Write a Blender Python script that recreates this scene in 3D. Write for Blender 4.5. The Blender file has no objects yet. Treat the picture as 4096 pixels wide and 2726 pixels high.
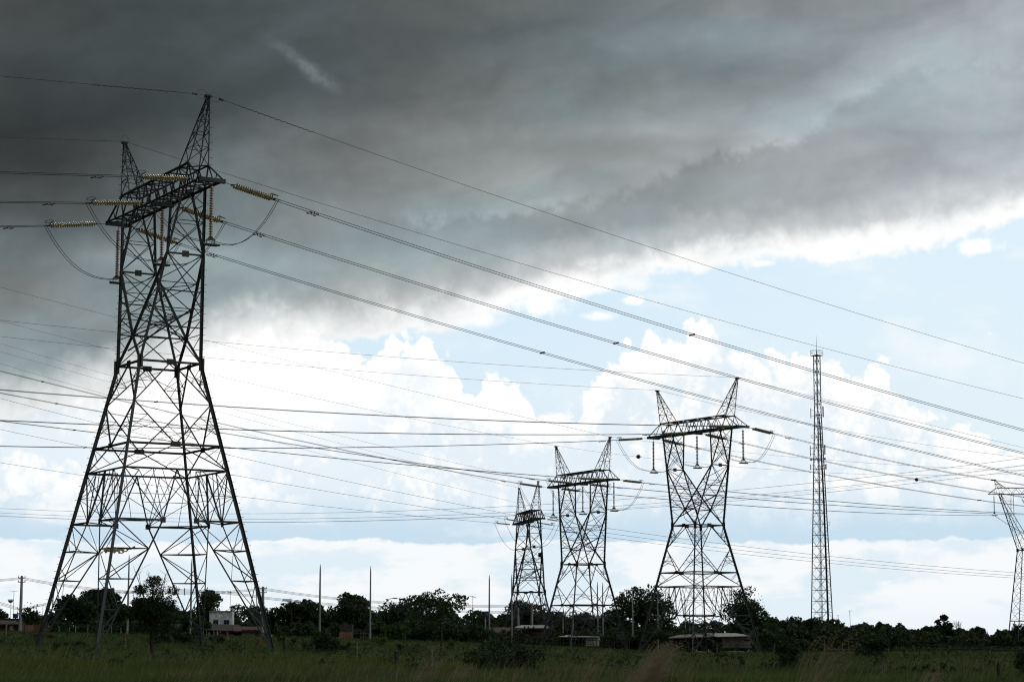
import bpy, bmesh, math, random
import numpy as np
from mathutils import Vector, Matrix
R = math.radians
scene = bpy.context.scene
COL = scene.collection

# ------------------------------------------------------------------ camera
FOC, PITCH = 8599.6, 0.1408            # focal length in photo pixels (4096 wide), upward tilt
cam_d = bpy.data.cameras.new('camera'); cam = bpy.data.objects.new('camera', cam_d); COL.objects.link(cam)
cam_d.sensor_width = 36; cam_d.lens = 36*FOC/4096; cam_d.clip_start = .5; cam_d.clip_end = 20000
cam.location = (0, 0, 0); cam.rotation_euler = (math.pi/2+PITCH, 0, 0)
scene.camera = cam
scene.render.engine = 'CYCLES'
scene.view_settings.view_transform = 'Standard'; scene.view_settings.look = 'None'
scene.view_settings.exposure = 0; scene.view_settings.gamma = 1; scene.view_settings.use_curve_mapping = False

# ------------------------------------------------------------------ sun behind the cloud deck, ahead and to the left
SUN_EL, SUN_AZ = 38, -10               # degrees above the horizon, degrees right of the view
sd = bpy.data.lights.new('sun', 'SUN'); sd.energy = 1.; sd.angle = R(14); sd.color = (1, .95, .87)
so = bpy.data.objects.new('sun', sd); COL.objects.link(so)
dirv = Vector((math.sin(R(SUN_AZ))*math.cos(R(SUN_EL)), math.cos(R(SUN_AZ))*math.cos(R(SUN_EL)), math.sin(R(SUN_EL))))
so.rotation_euler = dirv.to_track_quat('Z', 'Y').to_euler(); so.location = (0, 0, 60)

# ------------------------------------------------------------------ sky: Nishita air with procedural clouds over the whole sphere of directions
W = bpy.data.worlds.new('World'); scene.world = W; W.use_nodes = True
T = W.node_tree; T.nodes.clear()
class S:                                # tiny arithmetic on node sockets
    tree = T
    def __init__(s, o): s.o = o
    @staticmethod
    def put(v, sock):
        if isinstance(v, S): S.tree.links.new(v.o, sock)
        else: sock.default_value = v
    @staticmethod
    def m(op, *a, clamp=False):
        n = S.tree.nodes.new('ShaderNodeMath'); n.operation = op; n.use_clamp = clamp
        for i, v in enumerate(a): S.put(v, n.inputs[i])
        return S(n.outputs[0])
    def __add__(a, b): return S.m('ADD', a, b)
    __radd__ = __add__
    def __sub__(a, b): return S.m('SUBTRACT', a, b)
    def __rsub__(a, b): return S.m('SUBTRACT', b, a)
    def __mul__(a, b): return S.m('MULTIPLY', a, b)
    __rmul__ = __mul__
    def __truediv__(a, b): return S.m('DIVIDE', a, b)
    def __pow__(a, b): return S.m('POWER', a, b)
def clamp01(a): return S.m('ADD', a, 0., clamp=True)
def smooth(e0, e1, x):
    n = S.tree.nodes.new('ShaderNodeMapRange'); n.interpolation_type = 'SMOOTHSTEP'
    S.put(x, n.inputs['Value']); S.put(e0, n.inputs['From Min']); S.put(e1, n.inputs['From Max'])
    return S(n.outputs['Result'])
def curve(x, pts, x0, x1, y0, y1):      # float curve through pts
    n = S.tree.nodes.new('ShaderNodeFloatCurve'); c = n.mapping.curves[0]
    P = [((a-x0)/(x1-x0), (b-y0)/(y1-y0)) for a, b in pts]
    c.points[0].location = P[0]; c.points[1].location = P[-1]
    for p in P[1:-1]: c.points.new(*p)
    for p in c.points: p.handle_type = 'AUTO_CLAMPED'
    n.mapping.update(); S.put((x-x0)*(1/(x1-x0)), n.inputs['Value'])
    return S(n.outputs[0])*(y1-y0)+y0
def comb(x, y, z=0.):
    n = S.tree.nodes.new('ShaderNodeCombineXYZ')
    S.put(x, n.inputs[0]); S.put(y, n.inputs[1]); S.put(z, n.inputs[2]); return S(n.outputs[0])
def noise(v, sc, det=6, rough=.55, dist=0., lac=2.):
    n = S.tree.nodes.new('ShaderNodeTexNoise'); n.noise_dimensions = '2D' if S.tree is T else '3D'; S.put(v, n.inputs['Vector'])
    n.inputs['Scale'].default_value = sc; n.inputs['Detail'].default_value = det
    n.inputs['Roughness'].default_value = rough; n.inputs['Distortion'].default_value = dist; n.inputs['Lacunarity'].default_value = lac
    return S(n.outputs['Fac'])
def voro(v, sc):
    n = S.tree.nodes.new('ShaderNodeTexVoronoi'); n.feature = 'SMOOTH_F1'; n.voronoi_dimensions = '2D'; S.put(v, n.inputs['Vector'])
    n.inputs['Scale'].default_value = sc; n.inputs['Smoothness'].default_value = .25; n.inputs['Detail'].default_value = 3; n.inputs['Roughness'].default_value = .45
    return S(n.outputs['Distance'])
def mixc(f, a, b):
    n = S.tree.nodes.new('ShaderNodeMix'); n.data_type = 'RGBA'; S.put(f, n.inputs[0])
    for v, k in ((a, 6), (b, 7)): S.put(v if isinstance(v, S) else (*v, 1), n.inputs[k])
    return S(n.outputs[2])
def scalec(c, f):
    n = S.tree.nodes.new('ShaderNodeVectorMath'); n.operation = 'SCALE'; S.put(c, n.inputs[0]) if isinstance(c, S) else None
    if not isinstance(c, S): n.inputs[0].default_value = c
    S.put(f, n.inputs['Scale']); return S(n.outputs[0])
tc = T.nodes.new('ShaderNodeTexCoord'); D = S(tc.outputs['Generated'])
sx = T.nodes.new('ShaderNodeSeparateXYZ'); T.links.new(D.o, sx.inputs[0]); dx, dy, dz = (S(o) for o in sx.outputs)
az = S.m('ARCTAN2', dx, dy); el = S.m('ARCSINE', dz)
# sky coordinates: degrees-like units, 37.5 to the degree, X to the right of north-west edge, Y downward from the zenith side
X = az*2150.+512.; Y = 645.4-el*2150.
V = comb(X*.01, Y*.01)
n_big = noise(V, .55, 5, .5); n_mid = noise(comb(X*.01+31., Y*.02), 1.3, 6, .55); n_fine = noise(V, 5., 5, .6)
wA = noise(comb(X*.006+70., Y*.010), 1., 3, .5)-.5; wB = noise(comb(X*.006+90., Y*.010+20.), 1., 3, .5)-.5
Vs = comb((X+wA*190.+Y*.6)*.0050, (Y+X*.05+wB*75.)*.0135)        # streaks lying along the cloud base
n_str = noise(Vs, .8, 7, .50)
fold = voro(comb((X+wB*150.)*.0085+3., (Y+X*.12+wA*60.)*.021+1.), 1.)
warp = (noise(V, 2.2, 4, .6)-.5)
# clear air
sk = T.nodes.new('ShaderNodeTexSky'); sk.sky_type = 'NISHITA'; sk.sun_disc = False
sk.sun_elevation = R(SUN_EL); sk.sun_rotation = R(SUN_AZ); sk.air_density = 1.; sk.dust_density = 1.; sk.ozone_density = 1.5
air = scalec(S(sk.outputs[0]), .022)
hz = smooth(200., 640., Y)
clear = mixc(.9, air, mixc(hz, mixc(smooth(350., 1024., X), (.69, .89, 1.04), (.79, .95, 1.06)), (.88, .97, 1.02)))
# thin high veil
veil = smooth(.5, .78, noise(comb(X*.006+50., Y*.012), 1., 6, .6))
clear = mixc(veil*.7, clear, (.93, .97, .99))
# far cumulus banks
cum_pts = [(-400,400),(-100,380),(120,340),(250,316),(300,318),(335,332),(355,346),(370,350),(382,340),(396,331),(417,328),(440,341),(453,356),(468,382),(483,373),(505,367),(519,378),(533,399),(556,402),(578,404),(586,385),(597,372),(609,360),(619,343),(634,337),(652,328),(682,322),(706,314),(722,322),(737,340),(757,349),(786,352),(817,351),(836,360),(851,372),(866,366),(884,357),(895,378),(906,392),(928,412),(952,418),(977,430),(1000,446),(1040,436),(1200,420),(1400,400)]
Yc = curve(X+warp*14., cum_pts, -400, 1400, 200, 500)
bil = voro(comb(X*.01+warp*.25, Y*.01+warp*.25), 4.)
bil2 = voro(comb(X*.01+5., Y*.01+3.+warp*.3), 11.)
edge = Y-Yc+(.42-bil)*30.+(.4-bil2)*7.+(n_fine-.5)*5.
cum = smooth(-4., 5., edge)
sh = noise(comb(X*.01+9., Y*.013+warp*.5), .9, 7, .56)
shade_amt = clamp01(smooth(.40, .58, sh)*smooth(3., 45., edge)*.95)
model = .64+(.42-bil)*.85+(.40-bil2)*.45+(sh-.5)*2.6+smooth(75., 5., edge)*.75+(n_fine-.5)*.3
lit = mixc(smooth(.02, .80, model), (.78, .87, .945), (1.01, 1.015, 1.01))
# flat bluish undersides of the lower banks
bnd = curve(X, [(-400,541),(0,541),(120,546),(330,541),(470,545),(540,541),(700,545),(900,543),(1024,541),(1400,541)], -400, 1400, 400, 600)+warp*14.+(n_fine-.5)*4.
bank = smooth(58., 6., bnd-Y)*smooth(-1.5, 1.5, bnd-Y)*clamp01(smooth(.30, .55, noise(comb(X*.006+22., Y*.022), 1.1, 5, .55))+.45)
lit = mixc(bank*.95, lit, (.57, .735, .87))
low = smooth(-1., 4., Y-bnd)
lowsh = smooth(.45, .62, noise(comb(X*.008+11., Y*.02), 1., 7, .58))
lit = mixc(low, lit, mixc(lowsh*.95, (.93, .96, .98), (.74, .855, .93)))
lit = mixc(smooth(585., 650., Y)*.8, lit, (.79, .885, .955))
# brightness of the hidden sun spilling round the cloud edge
def glow(cx, cy, rx, ry):
    a = (X-cx)*(1/rx); b = (Y-cy)*(1/ry); return S.m('EXPONENT', (a*a+b*b)*-1.)
g = clamp01(glow(240., 370., 150., 70.)+glow(175., 455., 45., 60.)*.9)
lit = mixc(g*.85, lit, (1.2, 1.18, 1.15))
col = mixc(cum, clear, lit)
# small loose puffs in the blue
def puff(cx, cy, rx, ry, amt=1.):
    a = (X-cx)*(1/rx); b = (Y-cy)*(1/ry)
    return smooth(.35, 1.1, S.m('EXPONENT', (a*a+b*b)*-1.)+(n_fine-.5)*1.1+warp*.7)*amt
pf = clamp01(puff(977., 258., 30., 12.)+puff(635., 303., 14., 6.)+puff(600., 318., 24., 6., .8)+puff(765., 268., 16., 4.5, .8)+puff(540., 306., 40., 16., .8)+puff(470., 322., 40., 11., .7)+puff(370., 334., 26., 4., .6)+puff(600., 285., 80., 10., .5))
col = mixc(pf, col, (1.1, 1.1, 1.09))
# storm deck: base edge falling from right to left
edge_pts = [(-400,430),(0,409),(56,398),(113,378),(174,352),(226,328),(262,320),(330,317),(391,308),(456,296),(522,277),(587,264),(652,255),(739,243),(826,236),(891,228),(956,216),(1024,208),(1200,200),(1400,195)]
Ye = curve(X, edge_pts, -400, 1400, 100, 500)+smooth(-300., -2400., X)*420.+smooth(2400., 4600., X)*560.
dd = Ye-Y+(n_str-.5)*24.+warp*20.+(n_fine-.5)*9.+(bil-.4)*12.       # height above the deck's edge
soft = smooth(520., 120., X)
rimw = curve(X, [(-400,10),(250,18),(400,24),(560,26),(690,18),(760,22),(850,30),(930,34),(1024,22),(1400,15)], -400, 1400, 0, 60)
rim = smooth(rimw*-1.-9., rimw*-1.+3., dd-4.)
rimn = clamp01(rim*(.55+n_mid*.9))
col = mixc(rimn, col, mixc(smooth(.5, .7, n_str)*.6, (1.02, 1.015, 1.01), (.84, .86, .88)))
# brightness of the deck: thin to the right, thick upper left
Lt = curve(X, [(-400,.07),(0,.078),(120,.086),(260,.10),(400,.115),(520,.15),(640,.20),(740,.26),(860,.31),(1024,.37),(1400,.4)], -400, 1400, 0, 1)
Lb = curve(X, [(-400,.36),(0,.36),(110,.36),(220,.36),(400,.38),(560,.41),(750,.43),(900,.46),(1024,.52),(1400,.5)], -400, 1400, 0, 1)
tt = smooth(260., 10., dd)
dark_left = clamp01(glow(20., 165., 150., 75.)*.9+glow(200., 110., 120., 60.)*.4)
L = (Lt*(1.-tt)+Lb*tt)*(1.-dark_left*.38)
L = L*(.71+n_str*.60)*(.84+n_big*.32)*(1.+(.46-fold)*.22)*(.93+n_fine*.14)
# second, lower deck in front with a ragged top
y2 = curve(X+warp*10., [(-400,250),(0,236),(200,245),(360,232),(439,226),(520,217),(565,212),(630,200),(678,178),(713,165),(760,157),(800,152),(830,132),(860,112),(890,98),(930,88),(960,85),(1024,90),(1400,90)], -400, 1400, 50, 300)+warp*20.+(n_fine-.5)*9.+(.42-bil)*13.+(.4-bil2)*3.
below = smooth(-7., 9., Y-y2); wk = smooth(300., 560., X)*(1.-.55*smooth(790., 900., X))
halo = smooth(-70., -2., Y-y2)*(1.-below)
rag = smooth(.30, .60, n_big)*.5+.5
L = L*(1.+wk*rag*(halo*.26-below*.09*smooth(90., 0., Y-y2)))
streak2 = glow(760., 45., 170., 17.)*.16+glow(560., 135., 200., 12.)*.12-glow(690., 78., 130., 22.)*.20+glow(150., 262., 160., 18.)*.25-glow(560., 232., 150., 14.)*.10-glow(700., 148., 130., 12.)*.10-glow(60., 20., 160., 40.)*.1
L = L*(1.+streak2)
# a pale wisp hanging below the deck
wu = ((X-243.)*.853+(Y-37.)*.522); wv = ((Y-37.)*.853-(X-243.)*.522)+warp*9.+(noise(V, 9., 4, .6)-.5)*10.+S.m('SINE', wu*.05)*2.
wisp = smooth(0., 40., wu)*smooth(118., 85., wu)*S.m('EXPONENT', wv*wv*-.030)*(.25+n_fine*1.1)
wisp = wisp*smooth(-10., 75., wu)
wisp2 = puff(428., 222., 26., 13., 1.)*smooth(.25, .75, n_fine)
L = L*(1.+wisp*1.1+wisp2*.22)
tint = smooth(.35, .65, noise(comb(X*.003+44., Y*.009), 1., 4, .5))
coolR = smooth(500., 1024., X)
dcol = mixc(tint, mixc(coolR, (.82, 1.01, 1.06), (.83, .99, 1.07)), mixc(coolR, (.925, 1.0, .995), (.90, .985, 1.05)))
deckc = scalec(dcol, L)
dm = smooth(-16.-soft*22., 12.+soft*26., dd)
edgefade = smooth(45., -5., dd)
deckc = mixc(edgefade*.40*(1.-soft*.4), deckc, (.95, .95, .955))
col = mixc(dm, col, deckc)
# below the horizon: the same pale air
col = mixc(smooth(0., -.05, el), col, (.30, .34, .30))
bgn = T.nodes.new('ShaderNodeBackground'); S.put(col, bgn.inputs['Color']); bgn.inputs['Strength'].default_value = 1.
wo = T.nodes.new('ShaderNodeOutputWorld'); T.links.new(bgn.outputs[0], wo.inputs['Surface'])
C = scene.cycles; C.use_adaptive_sampling = True; C.adaptive_threshold = .02; C.adaptive_min_samples = 16; C.use_denoising = True
C.max_bounces = 5; C.diffuse_bounces = 2; C.glossy_bounces = 2; C.transmission_bounces = 4; C.transparent_max_bounces = 6; C.time_limit = 800; C.filter_width = 1.15
W.cycles.sampling_method = 'MANUAL'; W.cycles.sample_map_resolution = 1024

# ------------------------------------------------------------------ helpers
rnd = random.Random(7); rng = np.random.default_rng(7)
CP, SP = math.cos(PITCH), math.sin(PITCH)
def ray(px, py, depth):                 # the place seen at photo pixel (px, py) at a given distance along the view
    cx, cy = (px-2048)/FOC, (1363-py)/FOC
    d = Vector((cx, CP-cy*SP, SP+cy*CP)); return d*(depth/d.y)
def pix(p):
    cy = p[1]*CP+p[2]*SP; cz = -p[1]*SP+p[2]*CP
    return 2048+FOC*p[0]/cy, 1363-FOC*cz/cy
GA = [(-400,2520),(0,2526),(700,2543),(1300,2555),(1500,2562),(2000,2578),(2300,2592),(2750,2614),(3300,2611),(4096,2612),(4600,2612)]
def gz(x, y):                           # terrain height: a gentle plane tilted up to the left, dropping away beyond the houses
    r = math.hypot(x, y)
    a = 2048+FOC*.99*(x/max(y, 30)) if y > 0 else 2048
    a = min(max(a, -400), 4600)
    for (a0, b0), (a1, b1) in zip(GA, GA[1:]):
        if a <= a1: ye = b0+(b1-b0)*(a-a0)/(a1-a0); break
    far = -(ye-2581.5)*240/FOC
    if y <= 0: z = -1.75
    elif y < 60: z = -1.75+.75*y/60
    elif y < 240: z = -1+(far+1)*(y-60)/180
    elif y < 420: z = far
    else: z = far-(y-420)*.012
    return z+.05*math.sin(x*.11+1)*math.sin(y*.07)
def gpt(px, d):                         # ground point in the direction of pixel column px at distance d
    x = (px-2048)/FOC*d*CP
    for _ in range(3): x = (px-2048)/FOC*(d*CP+gz(x, d)*SP)
    return Vector((x, d, gz(x, d)))

def mat(name, rgb, rough=.7, metal=0., var=.25, vscale=3., bump=0., bscale=20., trans=0., rgb2=None, coat=0., wave=None):
    m = bpy.data.materials.new(name); m.use_nodes = True; t = m.node_tree; b = t.nodes['Principled BSDF']
    S.tree = t
    tcn = t.nodes.new('ShaderNodeTexCoord'); v = S(tcn.outputs['Object'])
    n = noise(v, vscale, 6, .6)
    c2 = rgb2 or tuple(c*(1-var*1.6) for c in rgb)
    c = mixc(smooth(.35, .65, n), rgb, c2)
    oi = t.nodes.new('ShaderNodeObjectInfo')
    c = scalec(c, S(oi.outputs['Random'])*(var*.8)+(1-var*.4))
    S.put(c, b.inputs['Base Color']); b.inputs['Roughness'].default_value = rough; b.inputs['Specular IOR Level'].default_value = .12 if rough >= .6 and not metal else .4; b.inputs['Metallic'].default_value = metal
    if trans: b.inputs['Transmission Weight'].default_value = trans
    if bump:
        bn = t.nodes.new('ShaderNodeBump'); bn.inputs['Strength'].default_value = bump; bn.inputs['Distance'].default_value = .05
        h = noise(v, bscale, 5, .6)
        if wave:
            w = t.nodes.new('ShaderNodeTexWave'); w.inputs['Scale'].default_value = wave; t.links.new(v.o, w.inputs['Vector']); h = h*.3+S(w.outputs['Fac'])
        S.put(h, bn.inputs['Height']); t.links.new(bn.outputs[0], b.inputs['Normal'])
    S.tree = T
    return m
M = {}
M['steel'] = mat('galvanised_steel', (.105,.108,.11), .8, 0, .35, .8, rgb2=(.055,.053,.05))
M['steel_old'] = mat('weathered_steel', (.15,.14,.125), .75, .15, .4, 1.2, rgb2=(.17,.10,.07))
M['plate'] = mat('gusset_steel', (.075,.07,.065), .7, .1, .3, 4., rgb2=(.085,.055,.04))
M['wire'] = mat('aluminium_conductor', (.06,.063,.067), .8, 0, .2, 5.)
M['thin'] = mat('earth_wire_steel', (.07,.07,.07), .8, 0, .2, 5.)
M['glass'] = mat('toughened_glass', (.58,.46,.24), .25, 0, .25, 9., trans=.5)
M['porc_far'] = mat('dark_insulator', (.12,.10,.09), .3, 0, .2, 9.)
M['glass_far'] = mat('greyish_tan_glass', (.42,.38,.28), .3, 0, .2, 9., trans=.3)  # paler greyish tan discs for the farther towers
M['porc'] = mat('brown_insulator', (.50,.26,.13), .25, 0, .2, 9., trans=.3)
M['fit'] = mat('forged_fitting', (.10,.10,.10), .6, .3, .2, 9.)
M['conc'] = mat('concrete', (.36,.35,.32), .9, 0, .3, 2., bump=.4, rgb2=(.22,.215,.2))
M['wood'] = mat('weathered_wood', (.24,.19,.14), .9, 0, .4, 6., bump=.5, rgb2=(.12,.095,.07))
M['wood_red'] = mat('reddish_wood', (.34,.15,.09), .85, 0, .4, 5., bump=.4, rgb2=(.2,.09,.05))
M['wood_dark'] = mat('dark_post_wood', (.085,.07,.055), .9, 0, .4, 6., bump=.5)
M['bark'] = mat('bark', (.075,.06,.048), .95, 0, .3, 6., bump=.6)
M['white'] = mat('stained_white_render', (.85,.85,.83), .9, 0, .25, 2., bump=.3, rgb2=(.5,.5,.48))
M['cream'] = mat('cream_wall', (.58,.56,.45), .9, 0, .2, 2., rgb2=(.42,.40,.32))
M['orange'] = mat('orange_painted_wall', (.50,.14,.08), .85, 0, .25, 2., rgb2=(.33,.10,.06))
M['tile'] = mat('clay_roof_tile', (.11,.05,.035), .9, 0, .35, 4., bump=.6, rgb2=(.06,.035,.028), wave=6.)
M['tile_dark'] = mat('old_dark_roof_and_shade', (.04,.036,.034), .9, 0, .3, 4., bump=.6, wave=6.)  # old roof tiles; also the painted shade on the white house's side wall
M['brick'] = mat('hollow_brick', (.18,.075,.05), .9, 0, .3, 4., bump=.4, rgb2=(.15,.07,.05))
M['sheet'] = mat('corrugated_sheet', (.30,.31,.31), .6, .1, .3, 2., bump=.8, rgb2=(.18,.16,.15), wave=5.)
M['block'] = mat('rough_block_wall', (.30,.27,.23), .9, 0, .35, 3., bump=.6, rgb2=(.18,.16,.135))
M['dark'] = mat('painted_shade', (.02,.02,.022), .9)  # near-black colour standing in for shade under roofs and in openings
M['pane'] = mat('window_glass', (.035,.045,.055), .12)
M['frame'] = mat('window_frame', (.09,.10,.12), .5)
M['tank'] = mat('blue_water_tank', (.03,.075,.20), .5, 0, .2)
M['earth'] = mat('termite_earth', (.20,.085,.05), .95, 0, .3, 5., bump=.9, rgb2=(.12,.055,.035))
M['ball'] = mat('red_marker_ball', (.16,.05,.04), .5, 0, .2)
M['mast'] = mat('mast_steel', (.15,.16,.175), .75, 0, .25, 2.)
M['antenna'] = mat('antenna_housing', (.12,.15,.18), .5)
M['cable'] = mat('black_cable', (.02,.02,.022), .6)
M['black'] = mat('black_box', (.02,.02,.02), .6)
def leaf_mat(name, a, b, trans=.22, big=0):
    m = bpy.data.materials.new(name); m.use_nodes = True; t = m.node_tree; pb = t.nodes['Principled BSDF']; S.tree = t
    tcn = t.nodes.new('ShaderNodeTexCoord'); n = noise(S(tcn.outputs['Object']), .9, 4, .6); n2 = noise(S(tcn.outputs['Object']), 9., 2, .5)
    c = mixc(smooth(.35, .65, n*.6+n2*.4), a, b)
    if big: nb = noise(S(tcn.outputs['Object']), .045, 5, .65); nc = noise(S(tcn.outputs['Object']), .22, 4, .6); c = mixc(smooth(.46, .60, nb)*.75, c, (.10, .135, .032)); c = mixc(smooth(.50, .62, nc)*.7, c, (.035, .052, .018)); oi = t.nodes.new('ShaderNodeObjectInfo'); c = scalec(c, S(oi.outputs['Random'])*.35+.8)
    S.put(c, pb.inputs['Base Color']); pb.inputs['Roughness'].default_value = .75; pb.inputs['Specular IOR Level'].default_value = .16
    tr = t.nodes.new('ShaderNodeBsdfTranslucent'); S.put(scalec(c, 1.1), tr.inputs['Color'])
    mx = t.nodes.new('ShaderNodeMixShader'); mx.inputs[0].default_value = trans
    t.links.new(pb.outputs[0], mx.inputs[1]); t.links.new(tr.outputs[0], mx.inputs[2])
    t.links.new(mx.outputs[0], t.nodes['Material Output'].inputs['Surface']); S.tree = T
    return m
M['cloth'] = leaf_mat('torn_tarpaulin', (.75,.70,.55), (.55,.46,.28), .6)
M['leaf_dark'] = leaf_mat('dark_foliage', (.046,.070,.025), (.024,.042,.016), .12)
M['leaf'] = leaf_mat('green_foliage', (.052,.082,.026), (.030,.05,.018), .16)
M['leaf_yel'] = leaf_mat('yellowish_foliage', (.10,.125,.028), (.055,.08,.022), .25)
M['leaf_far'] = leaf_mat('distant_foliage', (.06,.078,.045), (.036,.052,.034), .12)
M['grass'] = leaf_mat('field_grass', (.098,.130,.040), (.056,.082,.026), .28, 1)
M['grass_yel'] = leaf_mat('yellow_green_crop', (.135,.145,.03), (.075,.09,.02), .28)
M['straw'] = leaf_mat('dry_grass', (.25,.20,.13), (.14,.105,.065), .3)

def mesh_np(name, V_, F_, m, smooth_=False):   # quads or tris arrays
    me = bpy.data.meshes.new(name); V_ = np.asarray(V_, np.float32); F_ = np.asarray(F_, np.int32)
    k = F_.shape[1]; me.vertices.add(len(V_)); me.vertices.foreach_set('co', V_.ravel())
    me.loops.add(F_.size); me.loops.foreach_set('vertex_index', F_.ravel())
    me.polygons.add(len(F_)); me.polygons.foreach_set('loop_start', np.arange(0, F_.size, k, dtype=np.int32))
    me.polygons.foreach_set('loop_total', np.full(len(F_), k, np.int32))
    if smooth_: me.polygons.foreach_set('use_smooth', np.ones(len(F_), bool))
    me.update(calc_edges=True); me.materials.append(m); return me
class MB:                               # collects shapes into one mesh
    def __init__(s): s.v = []; s.f = []
    def box(s, c, d, rot=None):
        n = len(s.v); d = [x/2 for x in d]
        for i in (-1, 1):
            for j in (-1, 1):
                for k in (-1, 1):
                    p = Vector((i*d[0], j*d[1], k*d[2]))
                    if rot: p = rot @ p
                    s.v.append(tuple(Vector(c)+p))
        for q in ((0,1,3,2),(4,6,7,5),(0,4,5,1),(2,3,7,6),(0,2,6,4),(1,5,7,3)): s.f.append([n+i for i in q])
        return s
    def tube(s, pts, r, k=6, cap=True):
        pts = [Vector(p) for p in pts]; n0 = len(s.v); N = len(pts)
        rs = r if isinstance(r, (list, tuple)) else [r]*N
        for i, p in enumerate(pts):
            t = (pts[min(i+1, N-1)]-pts[max(i-1, 0)]).normalized()
            a = t.cross(Vector((0, 0, 1)) if abs(t.z) < .95 else Vector((1, 0, 0))).normalized(); b = t.cross(a)
            for j in range(k):
                an = 2*math.pi*j/k; s.v.append(tuple(p+(a*math.cos(an)+b*math.sin(an))*rs[i]))
        for i in range(N-1):
            for j in range(k): s.f.append([n0+i*k+j, n0+i*k+(j+1)%k, n0+(i+1)*k+(j+1)%k, n0+(i+1)*k+j])
        if cap: s.f.append([n0+j for j in range(k)][::-1]); s.f.append([n0+(N-1)*k+j for j in range(k)])
        return s
    def lathe(s, prof, k=12, c=(0, 0, 0)):
        n0 = len(s.v)
        for r, z in prof:
            for j in range(k): an = 2*math.pi*j/k; s.v.append((c[0]+r*math.cos(an), c[1]+r*math.sin(an), c[2]+z))
        for i in range(len(prof)-1):
            for j in range(k): s.f.append([n0+i*k+j, n0+i*k+(j+1)%k, n0+(i+1)*k+(j+1)%k, n0+(i+1)*k+j])
        s.f.append([n0+j for j in range(k)][::-1]); s.f.append([n0+(len(prof)-1)*k+j for j in range(k)])
        return s
    def quad(s, *p): n = len(s.v); s.v += [tuple(q) for q in p]; s.f.append(list(range(n, n+len(p)))); return s
    def prism(s, poly, axis_vec):       # extrude a polygon
        n = len(s.v); k = len(poly); a = Vector(axis_vec)
        s.v += [tuple(p) for p in poly]+[tuple(Vector(p)+a) for p in poly]
        s.f.append(list(range(n, n+k))[::-1]); s.f.append(list(range(n+k, n+2*k)))
        for i in range(k): s.f.append([n+i, n+(i+1)%k, n+k+(i+1)%k, n+k+i])
        return s
    def mesh(s, name, m, sm=False):
        me = bpy.data.meshes.new(name); me.from_pydata(s.v, [], s.f); me.materials.append(m)
        if sm: me.polygons.foreach_set('use_smooth', [True]*len(me.polygons))
        me.update(); return me
def link(name, me, parent=None, mw=None, **kw):
    o = bpy.data.objects.new(name, me); COL.objects.link(o)
    if parent is not None: o.parent = parent
    if mw is not None: o.matrix_basis = mw
    for k, v in kw.items(): o[k] = v
    return o
def thing(name, label, cat, loc=(0, 0, 0), rz=0, group=None):
    o = bpy.data.objects.new(name, None); COL.objects.link(o); o.location = loc; o.rotation_euler = (0, 0, rz)
    o.empty_display_size = .3; o['label'] = label; o['category'] = cat
    if group: o['group'] = group
    return o
def tag(o, label, cat, group=None):
    o['label'] = label; o['category'] = cat
    if group: o['group'] = group
    return o
def copy_tree(o, parent=None):
    c = o.copy(); COL.objects.link(c); c.parent = parent
    for ch in list(o.children): copy_tree(ch, c)
    return c

# ------------------------------------------------------------------ unit steel angle, placed between two points
prof = [(-.3,-.3),(.7,-.3),(.7,-.17),(-.17,-.17),(-.17,.7),(-.3,.7)]
angle_cache = {}
def angle_mesh(kind, m):
    if (kind, m) not in angle_cache:
        V_ = [(x, y, z) for z in (0, 1) for x, y in prof]
        F_ = [[0,1,2,3],[0,3,4,5],[9,8,7,6],[11,10,9,6]]+[[i,(i+1)%6,6+(i+1)%6,6+i] for i in range(6)]
        me = bpy.data.meshes.new(kind); me.from_pydata(V_, [], [f[::-1] for f in F_]); me.materials.append(M[m]); me.update(); angle_cache[(kind, m)] = me
    return angle_cache[(kind, m)]
def bar(kind, P, Q, w, parent, out=None, m='steel', ext=0., **kw):
    P, Q = Vector(P), Vector(Q); z = Q-P; L = z.length
    if L < 1e-4: return
    zn = z/L; P = P-zn*ext; L += 2*ext
    o = Vector(out) if out is not None else Vector((0, 0, 1))
    a = -(o-zn*o.dot(zn))
    if a.length < .05: a = zn.cross(Vector((.3, .9, .1)))
    a.normalize(); b = zn.cross(a); x = (a+b).normalized(); y = (b-a).normalized()
    if x.cross(y).dot(zn) < 0: x, y = y, x
    mw = Matrix(((x.x*w, y.x*w, zn.x*L, P.x), (x.y*w, y.y*w, zn.y*L, P.y), (x.z*w, y.z*w, zn.z*L, P.z), (0, 0, 0, 1)))
    return link(kind, angle_mesh(kind, m), parent, mw, **kw)
unit_plate = MB().box((0, 0, 0), (1, 1, 1)).mesh('gusset_plate', M['plate'])
unit_box_steel = MB().box((0, 0, 0), (1, 1, 1)).mesh('beam', M['steel'])
def plate(c, nrm, w, h, parent, th=.03):
    n = Vector(nrm).normalized(); up = Vector((0, 0, 1)); s = up.cross(n).normalized(); up = n.cross(s)
    mw = Matrix(((s.x*w, n.x*th, up.x*h, c[0]), (s.y*w, n.y*th, up.y*h, c[1]), (s.z*w, n.z*th, up.z*h, c[2]), (0, 0, 0, 1)))
    return link('gusset_plate', unit_plate, parent, mw)
unit_bolt = MB().tube([(0,0,0),(.17,0,0)], .012, 4).tube([(.16,0,0),(.175,0,0)], .022, 4).mesh('step_bolt', M['steel'])

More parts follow.
